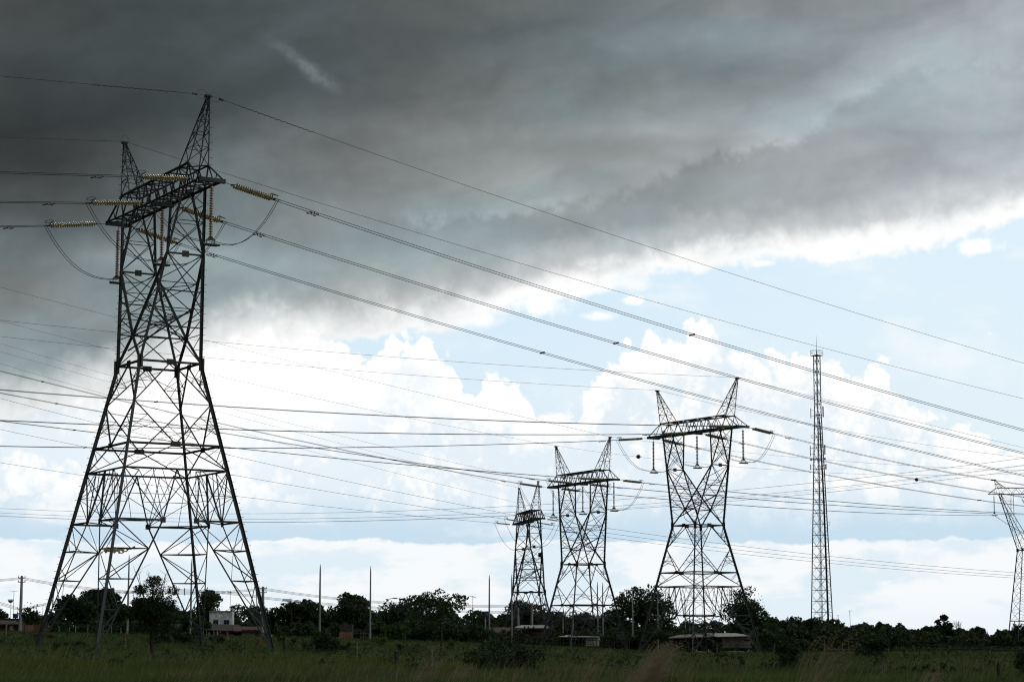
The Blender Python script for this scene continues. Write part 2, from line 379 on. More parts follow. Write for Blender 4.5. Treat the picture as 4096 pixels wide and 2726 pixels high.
# ------------------------------------------------------------------ dead-end lattice towers (one head design, several leg extensions)
sl = .2035
def aw(h): return 1.854-sl*h            # half width of the body at height h (h < 0 below the waist)
HTO, BTO, BTI, VT, HK, UK, VK, HP = 9.73, 4.93, 2.99, .634, 6.04, 3.738, 1.098, 1.65
UTIP, VTIP, UCO, UCI, VC, HCO, UAP, HAP = 7.44, .727, 5.40, 3.97, .624, 10.99, 6.655, 14.65
lp = lambda P, Q, t: Vector(P)*(1-t)+Vector(Q)*t
def panel(kind, P0, P1, Q0, Q1, n, w, par, out, horiz=True, cross=True, hk='strut', m='steel', redund=False):
    """lattice between edge P0-P1 and edge Q0-Q1 in n panels"""
    for i in range(n):
        a, b = i/n, (i+1)/n
        A, B, C, D_ = lp(P0, P1, a), lp(P0, P1, b), lp(Q0, Q1, a), lp(Q0, Q1, b)
        if cross: bar(kind, A, D_, w, par, out, m); bar(kind, C, B, w, par, Vector(out)*.9, m)
        elif i % 2: bar(kind, A, D_, w, par, out, m)
        else: bar(kind, C, B, w, par, out, m)
        if horiz and i < n-1: bar(hk, B, D_, w*.9, par, out, m)
def legframe(par, top, base, tops, levels, w, wm='steel'):
    """corner leg top->base with inner legs from tops[i] converging on the base, braced at levels"""
    for it, tp in enumerate(tops):
        bar('leg_brace', tp, base, w, par, (tp-top)*-1, wm)
        prevL, prevI = top, tp
        for i, t in enumerate(levels):
            Lp, Ip = lp(top, base, t), lp(tp, base, t)
            bar('strut', Lp, Ip, .06, par, (0, 0, 1), wm)
            if i % 2 == 0: bar('diagonal_brace', prevL, Ip, .06, par, (0, 0, 1), wm)
            else: bar('diagonal_brace', prevI, Lp, .06, par, (0, 0, 1), wm)
            mid = lp(Lp, Ip, .5)
            bar('redundant_brace', mid, lp(prevL, Lp, .5), .045, par, (0, 0, 1), wm)
            prevL, prevI = Lp, Ip
    if len(tops) == 2:
        for i, t in enumerate(levels):
            bar('strut', lp(tops[0], base, t), lp(tops[1], base, t), .05, par, (0, 0, 1), wm)
            t0 = levels[i-1] if i else 0
            bar('redundant_brace', lp(tops[i % 2], base, t0), lp(tops[1-i % 2], base, t), .045, par, (0, 0, 1), wm)
_bar = bar
def bar(kind, P, Q, w, parent, out=None, m='steel', ext=0., **kw):
    return _bar(kind, P, Q, w*(.95 if kind in ('leg', 'arm_leg') else .80), parent, out, m, ext, **kw)
def make_tower(label, X, Y, Z, th, kind, bolts='each', group='dead-end lattice towers of the power lines'):
    t = thing('lattice_tower', label, 'pylon', (X, Y, Z), th, group)
    def W_(u, v):                       # ground height at a local point, in tower coordinates
        x = X+u*math.cos(th)-v*math.sin(th); y = Y+u*math.sin(th)+v*math.cos(th); return gz(x, y)-Z
    cs = [(-1,-1),(1,-1),(1,1),(-1,1)]
    P = lambda c, h: Vector((c[0]*aw(h), c[1]*aw(h), h))
    levels = {'full': [0,-2.41,-4.86,-6.3,-9.25], 'mid': [0,-2.41,-4.86], 'short': [0]}[kind]
    gb = {}
    for c in cs:                        # where each leg meets the ground
        h = -8.
        for _ in range(6): h = W_(c[0]*aw(h), c[1]*aw(h))-.1
        gb[c] = h; out = Vector((c[0], c[1], 0))
        bar('leg', P(c, h), P(c, 0), .185, t, out)
        f = MB().prism([(x*.42, y*.42, -.6) for x, y in cs], (0, 0, .68))
        o = link('concrete_footing', f.mesh('concrete_footing', M['conc']), t); o.location = P(c, h)
        plate(P(c, -.05)+out*.03, (out.x, 0, 0), .34, .75, t); plate(P(c, -.05)+out*.04, (0, out.y, 0), .34, .75, t)
    faces = [(cs[i], cs[(i+1) % 4]) for i in range(4)]
    for (p, q) in faces:
        out = Vector(((p[0]+q[0])/2, (p[1]+q[1])/2, 0))
        mid = lambda h: (P(p, h)+P(q, h))/2
        for li, h in enumerate(levels):
            if h > -9 and h != -2.41: bar('ring_strut', P(p, h), P(q, h), .12 if h in (0, -4.86) else .10, t, (0, 0, 1)); bar('ring_strut', P(p, h)+Vector((0,0,.0))-out*.16, P(q, h)-out*.16, .07, t, (0, 0, 1)) if h in (0, -4.86) else None
        plate(mid(0)+out*.02, out, .55, .32, t)
        if kind != 'short':
            h1, h2 = -2.41, -4.86
            for s, o_ in ((p, q), (q, p)):
                bar('diagonal_brace', mid(0), P(s, h1), .10, t, out); bar('diagonal_brace', P(s, h1), mid(h2), .10, t, out)
                for ht, hb, M0 in ((0, h1, 0), (h2, h1, 1)):
                    A0, B0 = (mid(0), P(s, h1)) if not M0 else (mid(h2), P(s, h1))
                    for k in ((.5,) if kind != 'full' else (.5, .68)):
                        a = lp(A0, B0, k); hh = a.z; l = P(s, hh)
                        bar('redundant_brace', a, l, .05, t, out)
                        bar('redundant_brace', a, P(s, (hh+ht)/2 if not M0 else (hh+h2)/2), .045, t, out)
                    bar('redundant_brace', lp(A0, B0, .27), P(s, lp(A0, B0, .5).z), .045, t, out)
                bar('redundant_brace', P(s, 0 if 0 else -.15), lp(mid(0), P(s, h1), .5), .045, t, out)
            plate(mid(h2)+out*.02, out, .62, .3, t)
        if kind == 'full':
            h2, h3, h4 = -4.86, -6.3, -9.25
            for s in (p, q):
                bar('diagonal_brace', mid(h2), P(s, h3), .09, t, out)
                a = lp(mid(h2), P(s, h3), .55); bar('redundant_brace', a, P(s, h2), .045, t, out); bar('redundant_brace', lp(mid(h2), P(s, h3), .78), P(s, (h2+h3)/2), .04, t, out)
            m3 = mid(h3)
            for s, o_ in ((p, q), (q, p)):
                ip = lp(P(s, h4), P(o_, h4), .365)
                bar('ring_strut', P(s, h4), ip, .10, t, (0, 0, 1)); plate(ip+out*.02, out, .32, .3, t)
                bar('diagonal_brace', m3, ip, .11, t, out); bar('diagonal_brace', P(s, h3), ip, .08, t, out)
                q3 = lp(P(s, h3), P(o_, h3), .27); bar('diagonal_brace', q3, ip, .06, t, out)
                hm = (h3+h4)/2; lm = P(s, hm); dm_ = lp(P(s, h3), ip, .5)
                bar('strut', lm, dm_, .055, t, out); bar('redundant_brace', lm, ip, .05, t, out); bar('redundant_brace', q3, lm, .05, t, out)
                bar('redundant_brace', dm_, lp(m3, ip, .5), .045, t, out); bar('redundant_brace', dm_, lp(m3, P(s, h3), .4), .045, t, out)
                bar('redundant_brace', lp(m3, ip, .5), lp(m3, P(s, h3), .28), .045, t, out)
    hb = levels[-1]
    for c in cs:                        # legs below the last ring
        nb = [f for f in faces if c in f]
        tops = []
        for f in nb:
            o_ = f[0] if f[1] == c else f[1]
            tops.append(lp(P(c, hb), P(o_, hb), .365) if kind == 'full' else (P(c, hb)+P(o_, hb))/2)
        legframe(t, P(c, hb), P(c, gb[c]), tops, (.22, .45, .68, .84) if kind == 'full' else (.24, .5, .74), .085)
        if kind == 'full':
            bar('diagonal_brace', tops[0], tops[1], .06, t, (0, 0, 1))
            bar('diagonal_brace', lp(tops[0], tops[1], .5), P(c, -6.3), .045, t, (0, 0, 1))
            for tp in tops:
                bar('redundant_brace', tp, (0, 0, -6.3) if 0 else lp(P(c, -6.3), Vector((0, 0, -6.3)), .45), .05, t, (0, 0, 1))
            bar('redundant_brace', P(c, -6.3), lp(P(c, -6.3), Vector((0, 0, -6.3)), .45), .05, t, (0, 0, 1))
    # ---- the two arms of the X head
    for su in (-1, 1):
        O0, K, TO, TI, PP = {}, {}, {}, {}, {}
        for sv in (-1, 1):
            O0[sv] = Vector((su*1.854, sv*1.854, 0)); K[sv] = Vector((su*UK, sv*VK, HK)); TO[sv] = Vector((su*BTO, sv*VT, HTO)); TI[sv] = Vector((su*BTI, sv*VT, HTO))
            vp = 1.854+(VK-1.854)*HP/HK; PP[sv] = Vector((0, sv*vp, HP)); X0 = Vector((-su*1.854, sv*1.854, 0))
            of = Vector((su*.6, sv, 0)); fo = Vector((0, sv, 0))
            bar('arm_leg', O0[sv], K[sv], .16, t, of); bar('arm_leg', K[sv], TO[sv], .14, t, of)
            bar('arm_leg', PP[sv], K[sv], .15, t, fo); bar('arm_leg', X0, PP[sv], .15, t, fo)
            bar('arm_leg', K[sv], TI[sv], .12, t, fo)
            if su == 1: plate(PP[sv]+fo*.03, fo, .36, .42, t)
            # zigzag on the face between outer leg and inner diagonal
            for i in range(5):
                h0 = HP+(HK-HP)*i/5; h1 = HP+(HK-HP)*(i+1)/5
                o0, o1 = lp(O0[sv], K[sv], h0/HK), lp(O0[sv], K[sv], h1/HK); i0, i1 = lp(PP[sv], K[sv], i/5), lp(PP[sv], K[sv], (i+1)/5)
                if i: bar('strut', o0, i0, .06, t, fo)
                if i < 4: bar('diagonal_brace', o0 if i % 2 else i0, i1 if i % 2 else o1, .06, t, fo)
            m_ = lp(O0[sv], K[sv], HP/HK); bar('strut', m_, PP[sv], .07, t, fo); bar('redundant_brace', m_, lp(O0[sv], PP[sv], .55), .05, t, fo)
            bar('redundant_brace', lp(O0[sv], K[sv], .13), lp(O0[sv], PP[sv], .55), .05, t, fo)
            # triangle above the knee
            for i in (1, 2, 3):
                a, b = lp(K[sv], TO[sv], i/4), lp(K[sv], TI[sv], i/4); bar('strut', a, b, .06, t, fo)
                a2, b2 = lp(K[sv], TO[sv], (i+1)/4), lp(K[sv], TI[sv], (i+1)/4)
                bar('diagonal_brace', a if i % 2 else b, b2 if i % 2 else a2, .06, t, fo)
            bar('arm_leg', TI[sv], lp(K[sv], TI[sv], .02), .10, t, fo)
        os_ = Vector((su, 0, 0))
        panel('diagonal_brace', O0[-1], K[-1], O0[1], K[1], 2, .085, t, os_)
        bar('ring_strut', K[-1], K[1], .10, t, (0, 0, 1)); c_ = (K[-1]+K[1])/2; plate(c_+os_*.02, os_, .42, .36, t)
        panel('diagonal_brace', K[-1], TO[-1], K[1], TO[1], 2, .07, t, os_)
        panel('diagonal_brace', lp(PP[-1], K[-1], 0), K[-1], PP[1], K[1], 3, .075, t, os_*-1)
        panel('diagonal_brace', K[-1], TI[-1], K[1], TI[1], 2, .06, t, os_*-1)
        for k in (.33, .66):
            a, b = lp(O0[-1], K[-1], k), lp(O0[1], K[1], k); bar('strut', a, b, .07, t, (0, 0, 1))
            bar('redundant_brace', a, lp(PP[1], K[1], k), .045, t, (0, 0, 1))
    bar('strut', (0, -1.6, HP), (0, 1.6, HP), .08, t, (0, 0, 1)); bar('strut', (-1.2, -1.5, .9), (1.6, 1.3, 3.2), .09, t, (0, 0, 1))
    # ---- bridge
    bot = [-UTIP, -6.2, -BTO, -BTI, -1.8, -.6, .6, 1.8, BTI, BTO, 6.2, UTIP]
    top = [-UCO, -UCI, -2.4, -1.2, 0, 1.2, 2.4, UCI, UCO]
    for sv in (-1, 1):
        fo = Vector((0, sv, 0))
        bar('chord', (-UTIP, sv*VTIP, HTO), (-BTO, sv*VT, HTO), .15, t, fo-Vector((0,0,1))); bar('chord', (-BTO, sv*VT, HTO), (BTO, sv*VT, HTO), .17, t, fo-Vector((0,0,1))); bar('chord', (BTO, sv*VT, HTO), (UTIP, sv*VTIP, HTO), .15, t, fo-Vector((0,0,1)))
        bar('chord', (-UCO, sv*VC, HCO), (UCO, sv*VC, HCO), .14, t, fo+Vector((0,0,1)))
        seq = [(-BTO,0),(-UCI,1),(-BTI,0),(-2.4,1),(-1.8,0),(-1.2,1),(-.6,0),(0,1),(.6,0),(1.2,1),(1.8,0),(2.4,1),(BTI,0),(UCI,1),(BTO,0)]
        for (u0, k0), (u1, k1) in zip(seq, seq[1:]): bar('web_brace', (u0, sv*VT, HTO+k0*(HCO-HTO)), (u1, sv*VT, HTO+k1*(HCO-HTO)), .09, t, fo)
        for su in (-1, 1):
            tp = Vector((su*UTIP, sv*VTIP, HTO)); co = Vector((su*UCO, sv*VC, HCO)); n6 = Vector((su*6.2, sv*.68, HTO)); bo = Vector((su*BTO, sv*VT, HTO))
            bar('chord', co, tp, .12, t, fo); bar('web_brace', co, bo, .09, t, fo); bar('web_brace', co, n6, .08, t, fo); bar('web_brace', lp(co, tp, .55), n6, .06, t, fo)
    for i, (a, b) in enumerate(zip(bot, bot[1:])):
        v = VT; bar('bridge_brace', (a, -v, HTO), (b, v, HTO), .07, t, (0, 0, -1)); bar('bridge_brace', (a, v, HTO-.05), (b, -v, HTO-.05), .06, t, (0, 0, -1))
        if 0 < i: bar('strut', (a, -v, HTO), (a, v, HTO), .08, t, (0, 0, -1))
    for i, (a, b) in enumerate(zip(top, top[1:])):
        bar('bridge_brace', (a, -VC if i % 2 else VC, HCO), (b, VC if i % 2 else -VC, HCO), .07, t, (0, 0, 1)); bar('strut', (a, -VC, HCO), (a, VC, HCO), .08, t, (0, 0, 1))
    for u in (-UTIP, 0, UTIP):
        mw = Matrix.Translation((u, 0, HTO-.06 if u else HTO-.14)) @ Matrix.Diagonal((.22, 2*VTIP+.14 if u else 2*VT+.1, .24, 1))
        link('attachment_beam', unit_box_steel, t, mw)
    for u in (-1, 1): mw = Matrix.Translation((u*(BTO-.9), 0, HTO-.12)) @ Matrix.Diagonal((.3, .3, .1, 1)); link('gusset_plate', unit_plate, t, mw)
    # ---- earth-wire peaks
    for su in (-1, 1):
        ap = Vector((su*UAP, 0, HAP)); base = [Vector((su*UCO, -VC, HCO)), Vector((su*UCI, -VC, HCO)), Vector((su*UCI, VC, HCO)), Vector((su*UCO, VC, HCO))]
        tp = [ap+(b-sum(base, Vector())/4)*.10 for b in base]
        for b, q in zip(base, tp): bar('peak_leg', b, q, .10, t, (b-ap).normalized())
        lv = [0, .27, .48, .66, .82, .93, 1.]
        for k in range(4):
            b0, b1, q0, q1 = base[k], base[(k+1) % 4], tp[k], tp[(k+1) % 4]; out = (b0+b1)/2-Vector((su*4.7, 0, HCO))
            for i in range(6):
                a, b = lp(b0, q0, lv[i]), lp(b1, q1, lv[i+1])
                if i % 2: a, b = lp(b1, q1, lv[i]), lp(b0, q0, lv[i+1])
                bar('peak_brace', a, b, .055, t, out)
                if i: bar('peak_strut', lp(b0, q0, lv[i]), lp(b1, q1, lv[i]), .055, t, out)
        mw = Matrix.Translation(ap+Vector((0, 0, .04))) @ Matrix.Diagonal((.34, .34, .12, 1)); link('peak_cap', unit_box_steel, t, mw)
    # ---- step bolts up the two outer legs
    sb = MB()
    for c, su in (((-1,-1), -1), ((1,1), 1)):
        path = [P(c, gb[c]+2.5), P(c, 0), Vector((su*UK, c[1]*VK, HK)), Vector((su*BTO, c[1]*VT, HTO))]
        path2 = [Vector((su*UCO, c[1]*VC, HCO)), Vector((su*UAP, 0, HAP))]
        for pth in (path, path2):
            for a, b in zip(pth, pth[1:]):
                n = max(1, int((b-a).length/.42))
                for i in range(n):
                    p = lp(a, b, i/n); d = Vector((c[0], c[1], 0)).normalized(); d = Matrix.Rotation((.55 if i % 2 else -.35), 3, 'Z') @ d
                    if bolts == 'each':
                        o = link('step_bolt', unit_bolt, t); o.location = p+d*.06; o.rotation_euler = (0, 0, math.atan2(d.y, d.x))
                    else: sb.tube([p+d*.05, p+d*.24], .012, 4)
    if bolts != 'each': link('step_bolts', sb.mesh('step_bolts', M['steel']), t, kind='stuff')
    return t
TW = {1: (-20.6945, 125.0, 16.2783, -1.0353), 2: (19.2856, 223.4034, 12.3508, -.9806), 3: (8.5151, 258.8862, 9.6788, -1.0906), 4: (2.2696, 296.7797, 7.2953, -1.3771)}
def tl(k, u, v, h):                     # tower-local to world
    X, Y, Z, th = TW[k]; return Vector((X+u*math.cos(th)-v*math.sin(th), Y+u*math.sin(th)+v*math.cos(th), Z+h))
towers = {}
towers[1] = make_tower('tallest nearest steel lattice tower at left, with yellow glass insulators against the dark cloud', *TW[1], 'full')
towers[2] = make_tower('steel lattice tower with wide V-shaped head, just left of the slender telecom mast', *TW[2], 'full', 'stuff')
towers[3] = make_tower('middle-sized steel lattice tower standing between the narrow one and the wide V-headed one', *TW[3], 'mid', 'stuff')
towers[4] = make_tower('smallest dead-end lattice tower, narrow and seen edge-on, farthest back in the row', *TW[4], 'short', 'stuff')
for o_, l_ in ((unit_plate, 0),): pass
# coil of cable hung in the fork of the second tower, box on the fourth
ring = MB().tube([Vector((.72*math.cos(a), 0, .84*math.sin(a))) for a in np.linspace(0, 2*math.pi, 29)], .03, 5, False)
o = link('cable_coil', ring.mesh('cable_coil', M['cable'])); o.location = ray(2762, 2053, 222.3); o.rotation_euler = (0, 0, .1)
tag(o, 'large hoop of spare cable hanging in the fork of the V-headed tower', 'cable coil')
bx = MB().box((0, 0, 0), (.5, .4, .6)).box((.1, -.25, .1), (.16, .1, .5)).mesh('equipment_box', M['black'])
o = link('equipment_box', bx); o.location = ray(2160, 2218, 295.5); tag(o, 'small black box fixed high on the right legs of the smallest tower', 'box')

# ------------------------------------------------------------------ insulators
disc_prof = [(.012,.146),(.05,.14),(.055,.085),(.10,.075),(.122,.05),(.127,.02),(.118,.012),(.105,.03),(.09,.015),(.075,.035),(.058,.01),(.045,.03),(.02,0),(.012,0)]
disc = {k: MB().lathe(disc_prof, 12).mesh('disc', M[k]) for k in ('glass', 'glass_far', 'porc', 'porc_far')}
def frame_z(P, Q, up=Vector((0, 0, 1))):    # matrix whose local z runs from P to Q
    z = (Q-P).normalized(); x = up.cross(z)
    if x.length < .05: x = Vector((1, 0, 0)).cross(z)
    x.normalize(); y = z.cross(x)
    return Matrix(((x.x, y.x, z.x, P.x), (x.y, y.y, z.y, P.y), (x.z, y.z, z.z, P.z), (0, 0, 0, 1)))
def stringset(P, Q, label, double=True, kind='glass', each=True, group='insulator strings pulling on the cross-arms', n=22, ring=True):
    """tension insulators from the cross-arm point P to the conductor clamp Q"""
    t = thing('tension_insulator', label, 'insulator', tuple(P), 0, group); t.matrix_basis = frame_z(P, Q); L = (Q-P).length
    sp = .146; n = min(n, int(L*.72/sp)); z0 = L-.34-n*sp
    hw = MB().tube([(0, 0, 0), (0, 0, max(z0-.22, .05))], .02, 5)
    if double: hw.prism([(-.26, -.015, z0-.1), (.26, -.015, z0-.1), (0, -.015, z0-.32)], (0, .03, 0))
    link('link_rod', hw.mesh('link_rod', M['fit']), t)
    offs = (-.175, .175) if double else (0,)
    if each:
        for xo in offs:
            for i in range(n):
                o = link('disc', disc[kind], t); o.location = (xo, 0, z0+i*sp)
    else:
        for xo in offs:
            mb = MB()
            for i in range(n): mb.lathe([(.03,0),(.11,.0),(.125,.03),(.05,.08),(.03,.14)], 8, (xo, 0, z0+i*sp))
            link('disc_stack', mb.mesh('disc_stack', M[kind]), t, kind='stuff')
    z1 = z0+n*sp
    yk = MB()
    if double: yk.prism([(-.26, -.015, z1+.03), (.26, -.015, z1+.03), (.18, -.015, z1+.2), (-.18, -.015, z1+.2)], (0, .03, 0))
    for xo in offs: yk.tube([(xo, 0, z1), (xo*.9, 0, L+.12)], .028, 5)
    link('yoke_plate', yk.mesh('yoke_plate', M['fit']), t)
    if ring:
        pts = [Vector((.30*math.cos(a), .0+.12*math.sin(a), z1+.02+.34*math.sin(a))) for a in np.linspace(-.35*math.pi, 1.35*math.pi, 17)]
        pts = [Vector((p.x*.75, .26+.06*math.sin(i*.4), z1+.05+(p.z-z1)*.8)) for i, p in enumerate(pts)]
        rg = MB().tube([Vector((0, 0, z1+.15))]+pts+[Vector((0, 0, z1+.18))], .022, 5)
        link('corona_ring', rg.mesh('corona_ring', M['fit']), t)
    return t
def hang(P, L, label, each=True, kind='porc', n=20, rz=0., k=1., group='vertical insulator strings hanging from the cross-arms'):
    t = thing('suspension_insulator', label, 'insulator', tuple(P), rz, group); sp = .146*k
    z0 = -(L-.42-n*sp) ; z0 = min(z0, -.1)
    link('link_rod', MB().tube([(0, 0, 0), (0, 0, z0)], .02, 5).mesh('link_rod', M['fit']), t)
    if each:
        for i in range(n): o = link('disc', disc[kind], t); o.location = (0, 0, z0-(i+1)*sp); o.scale = (k, k, k)
    else:
        mb = MB()
        for i in range(n): mb.lathe([(.03,0),(.12,.0),(.13,.03),(.05,.08),(.03,.14)], 8, (0, 0, z0-(i+1)*sp))
        link('disc_stack', mb.mesh('disc_stack', M[kind]), t, kind='stuff')
    z1 = z0-n*sp
    link('clamp', MB().prism([(-.3, -.02, z1-.16), (.3, -.02, z1-.16), (.12, -.02, z1), (-.12, -.02, z1)], (0, .04, 0)).tube([(-.24,0,z1-.12),(-.24,0,z1-.34)], .022, 5).tube([(.24,0,z1-.12),(.24,0,z1-.34)], .022, 5).mesh('clamp', M['fit']), t)
    link('counterweight', MB().tube([(-.5, -.1, z1-.42), (.5, -.1, z1-.42)], .075, 8).tube([(-.42, .12, z1-.42), (.42, .12, z1-.42)], .07, 8).mesh('counterweight', M['fit']), t)
    return tl_z(P, z1-.2)
def tl_z(P, z): return Vector((P[0], P[1], P[2]+z))

# ------------------------------------------------------------------ conductors
def fit_wire(P, ang, cons, c_def=.0004, smax=260, wts=None):
    """plan direction ang from P; z = z0 + b s + c s^2 through the photo pixels cons"""
    d = Vector((math.cos(ang), math.sin(ang))); rows = []; rhs = []
    for px, py in cons:
        q = ray(px, py, 1.); kx = q.x      # X = kx*Y
        s = (kx*P.y-P.x)/(d.x-kx*d.y); Yp = P.y+s*d.y; z = q.z*Yp
        rows.append((s, s*s)); rhs.append(z-P.z)
    if len(cons) == 1: c = c_def; b = (rhs[0]-c*rows[0][1])/rows[0][0]
    else: b, c = np.linalg.lstsq(np.array(rows), np.array(rhs), rcond=None)[0]; c = max(c, 1e-5)
    pts = []; N = 44
    for i in range(N+1):
        s = smax*i/N; p = Vector((P.x+d.x*s, P.y+d.y*s, P.z+b*s+c*s*s))
        if p.y < 12: break
        pts.append(p)
        px, py = pix(p)
        if (px < -500 or px > 4600): break
    return pts
def span(P, Q, mid=None, sag=2., n=30):
    """wire from P to Q sagging so that it passes pixel mid"""
    P, Q = Vector(P), Vector(Q)
    if mid:
        best = min(((abs(pix(lp(P, Q, k/200))[0]-mid[0]), k/200) for k in range(1, 200)))[1]
        p = lp(P, Q, best); z = ray(mid[0], mid[1], p.y).z; sag = (p.z-z)/(4*best*(1-best))
    return [lp(P, Q, i/n)-Vector((0, 0, 4*sag*(i/n)*(1-i/n))) for i in range(n+1)]
damper_me = MB().tube([(-.22,0,-.09),(.22,0,-.09)], .012, 4).tube([(-.30,0,-.09),(-.13,0,-.09)], .038, 6).tube([(.13,0,-.09),(.30,0,-.09)], .038, 6).box((0,0,-.04), (.05,.05,.12)).mesh('damper', M['fit'])
def conductor(pts, label, twin=.0, r=.0165, sep=.42, spacers=(), dampers=(), m='wire', cat='power line', group=None, name='power_conductor', ball=None):
    d = (pts[-1]-pts[0]); side = Vector((-d.y, d.x, 0)).normalized()
    P0 = pts[0]; rel = [p-P0 for p in pts]
    if twin:
        t = thing(name, label, cat, tuple(P0), 0, group)
        for s in (-.5, .5): link('wire', MB().tube([p+side*s*sep for p in rel], r, 5).mesh('wire', M[m]), t)
    else:
        t = link(name, MB().tube(rel, r, 5).mesh(name, M[m])); t.location = P0; tag(t, label, cat, group)
    def at_s(s):
        acc = 0
        for a, b in zip(rel, rel[1:]):
            l = (b-a).length
            if acc+l >= s: return lp(a, b, (s-acc)/l), (b-a).normalized()
            acc += l
        return rel[-1], (rel[-1]-rel[-2]).normalized()
    for s in spacers:
        p, dr = at_s(s); link('spacer', MB().tube([p-side*sep*.5, p+side*sep*.5], .035, 6).box(p-side*sep*.5, (.14,.14,.1)).box(p+side*sep*.5, (.14,.14,.1)).mesh('spacer', M['fit']), t)
    for s in dampers:
        p, dr = at_s(s); a = math.atan2(dr.y, dr.x)
        for k in ((-.5, .5) if twin else (0,)):
            o = link('damper', damper_me, t); o.location = p+side*sep*k; o.rotation_euler = (0, -math.atan2(dr.z, math.hypot(dr.x, dr.y)), a)
    return t
def jumper(A, B, C, label, r=.016, twin=True, k=2.6):
    """slack loop from clamp A under the hanging string at B to clamp C"""
    side = (C-A).cross(Vector((0, 0, 1))).normalized()*.17; pts = []
    for i in range(17):
        t_ = i/16; pts.append(Vector((*(A.xy*(1-t_)+B.xy*t_), B.z+(A.z-B.z)*(1-t_)**k-.14*math.sin(math.pi*t_))))
    for i in range(1, 17):
        t_ = i/16; pts.append(Vector((*(B.xy*(1-t_)+C.xy*t_), B.z+(C.z-B.z)*t_**k-.30*math.sin(math.pi*t_)*(1-t_*.4))))
    t = thing('jumper_loop', label, 'cable loop', tuple(A), 0, 'slack jumper loops under the cross-arms'); 
    for s in ((-1, 1) if twin else (0,)): link('wire', MB().tube([p-A+side*s for p in pts], r, 5).mesh('wire', M['wire']), t)
YK = {  # conductor clamps in photo pixels: (tower, phase, side)
 (1,-1,-1):(182,903),(1,0,-1):(348,812),(1,1,-1):(548,706),(1,1,1):(1110,801),(1,0,1):(899,890),(1,-1,1):(717.6,976),
 (2,-1,-1):(2469,1759),(2,0,-1):(2645,1735),(2,1,-1):(2831,1703),(2,-1,1):(2736,1779),(2,0,1):(2908,1757),(2,1,1):(3097,1734),
 (3,-1,-1):(2073,1932),(3,0,-1):(2187,1920.5),(3,1,-1):(2314,1912),(3,-1,1):(2325,1964),(3,0,1):(2443,1945),(3,1,1):(2573,1929.5),
 (4,-1,-1):(1978,2090),(4,0,-1):(2017,2074),(4,1,-1):(2059,2059),(4,1,1):(2240,2083),(4,0,1):(2218,2100),(4,-1,1):(2171,2110)}
CON = {(1,-1,-1):[(0,906)],(1,0,-1):[(0,808)],(1,1,-1):[(0,689)],(1,1,1):[(2048,1112),(4096,1720)],(1,0,1):[(2048,1249),(4096,1812)],(1,-1,1):[(1300,1156),(2200,1419),(4096,1901)],
 (2,1,-1):[(0,1558),(800,1618),(2200,1689)],(2,0,-1):[(0,1680),(873,1715.5),(2200,1737)],(2,-1,-1):[(0,1784),(897,1791),(2200,1771)],
 (2,1,1):[(3200,1760),(4096,1938)],(2,0,1):[(3200,1823),(4096,1987)],(2,-1,1):[(3200,1878),(4096,2023)],
 (3,-1,-1):[(0,1483),(873,1691),(1678,1859)],(3,0,-1):[(0,1571),(897,1730),(1551,1836)],(3,1,-1):[(0,1682),(897,1788),(1708,1863)],
 (4,1,-1):[(0,1592),(915,1820),(1406,1927),(1908,2027)],(4,0,-1):[(0,1716),(933,1900),(1406,1978)],(4,-1,-1):[(0,1849),(951,1984),(1497,2045)],
 (4,1,1):[(2500,2122),(3200,2210),(4080,2290)],(4,0,1):[(2500,2140),(3200,2226),(4080,2302)],(4,-1,1):[(2500,2156),(3200,2239.5),(4080,2311)]}
WHO = {1: 'the nearest big tower', 2: 'the V-headed tower', 3: 'the middle-sized tower', 4: 'the smallest tower'}
PHN = {-1: 'cross-arm left end', 0: 'cross-arm middle', 1: 'cross-arm right end'}
SDN = {-1: 'leading left', 1: 'leading right'}
tower5 = gpt(4128, 370)                 # the suspension tower at the right edge
T5S = [ray(3977.8, 2060, 370.), ray(4128, 2058, 370.), ray(4278, 2060, 370.)]
clampP = {}
for (k, ph, sd_), (px, py) in YK.items():
    X, Y, Z, th = TW[k]; u = ph*UTIP; A = tl(k, u, sd_*(VTIP if ph else VT), HTO-.1)
    v = math.sin(th+math.pi/2); dep = (2.1 if k != 4 else .8)*sd_
    Q = ray(px, py, A.y+dep); clampP[(k, ph, sd_)] = Q
    stringset(A, Q, ('double' if k != 4 else 'single')+f' insulator string {SDN[sd_]} from {PHN[ph]} of {WHO[k]}', double=(k != 4), each=(k in (1, 2, 3)), kind='glass' if k == 1 else 'glass_far', ring=True, n=22 if k != 4 else 16)
    lab = f'{"twin power line" if k != 4 else "single power line"} {SDN[sd_]} from {PHN[ph]} of {WHO[k]}'
    if k == 3 and sd_ == 1:
        Q5 = {1: None, 0: None, -1: T5S[0]}[ph]
        if ph == -1: pts = span(Q, T5S[0], (3200, 2035.5))
        else:
            far = T5S[1] if ph == 0 else T5S[2]; pts = span(Q, far, (3200, 2009.5 if ph == 0 else 1991.6))
    else:
        ang = th+math.pi/2 if sd_ == 1 else th-math.pi/2
        pts = fit_wire(Q, ang, CON[(k, ph, sd_)])
    sc_ = ()
    if (k, sd_) == (1, 1):
        tgt = {1: 2768, 0: 2463, -1: 2168}[ph]; s = 0
        for a, b in zip(pts, pts[1:]):
            if pix(b)[0] > tgt: s += (b-a).length*(tgt-pix(a)[0])/(pix(b)[0]-pix(a)[0]); break
            s += (b-a).length
        sc_ = (s,)
    elif k in (2, 3): sc_ = (45,) if sd_ == 1 else (60,)
    conductor(pts, lab, twin=(k != 4), r=.0185 if k == 1 else .021, spacers=sc_, dampers=(2.3,) if k == 1 else ((2.,) if k < 4 else ()), group='conductors of the high-voltage lines')
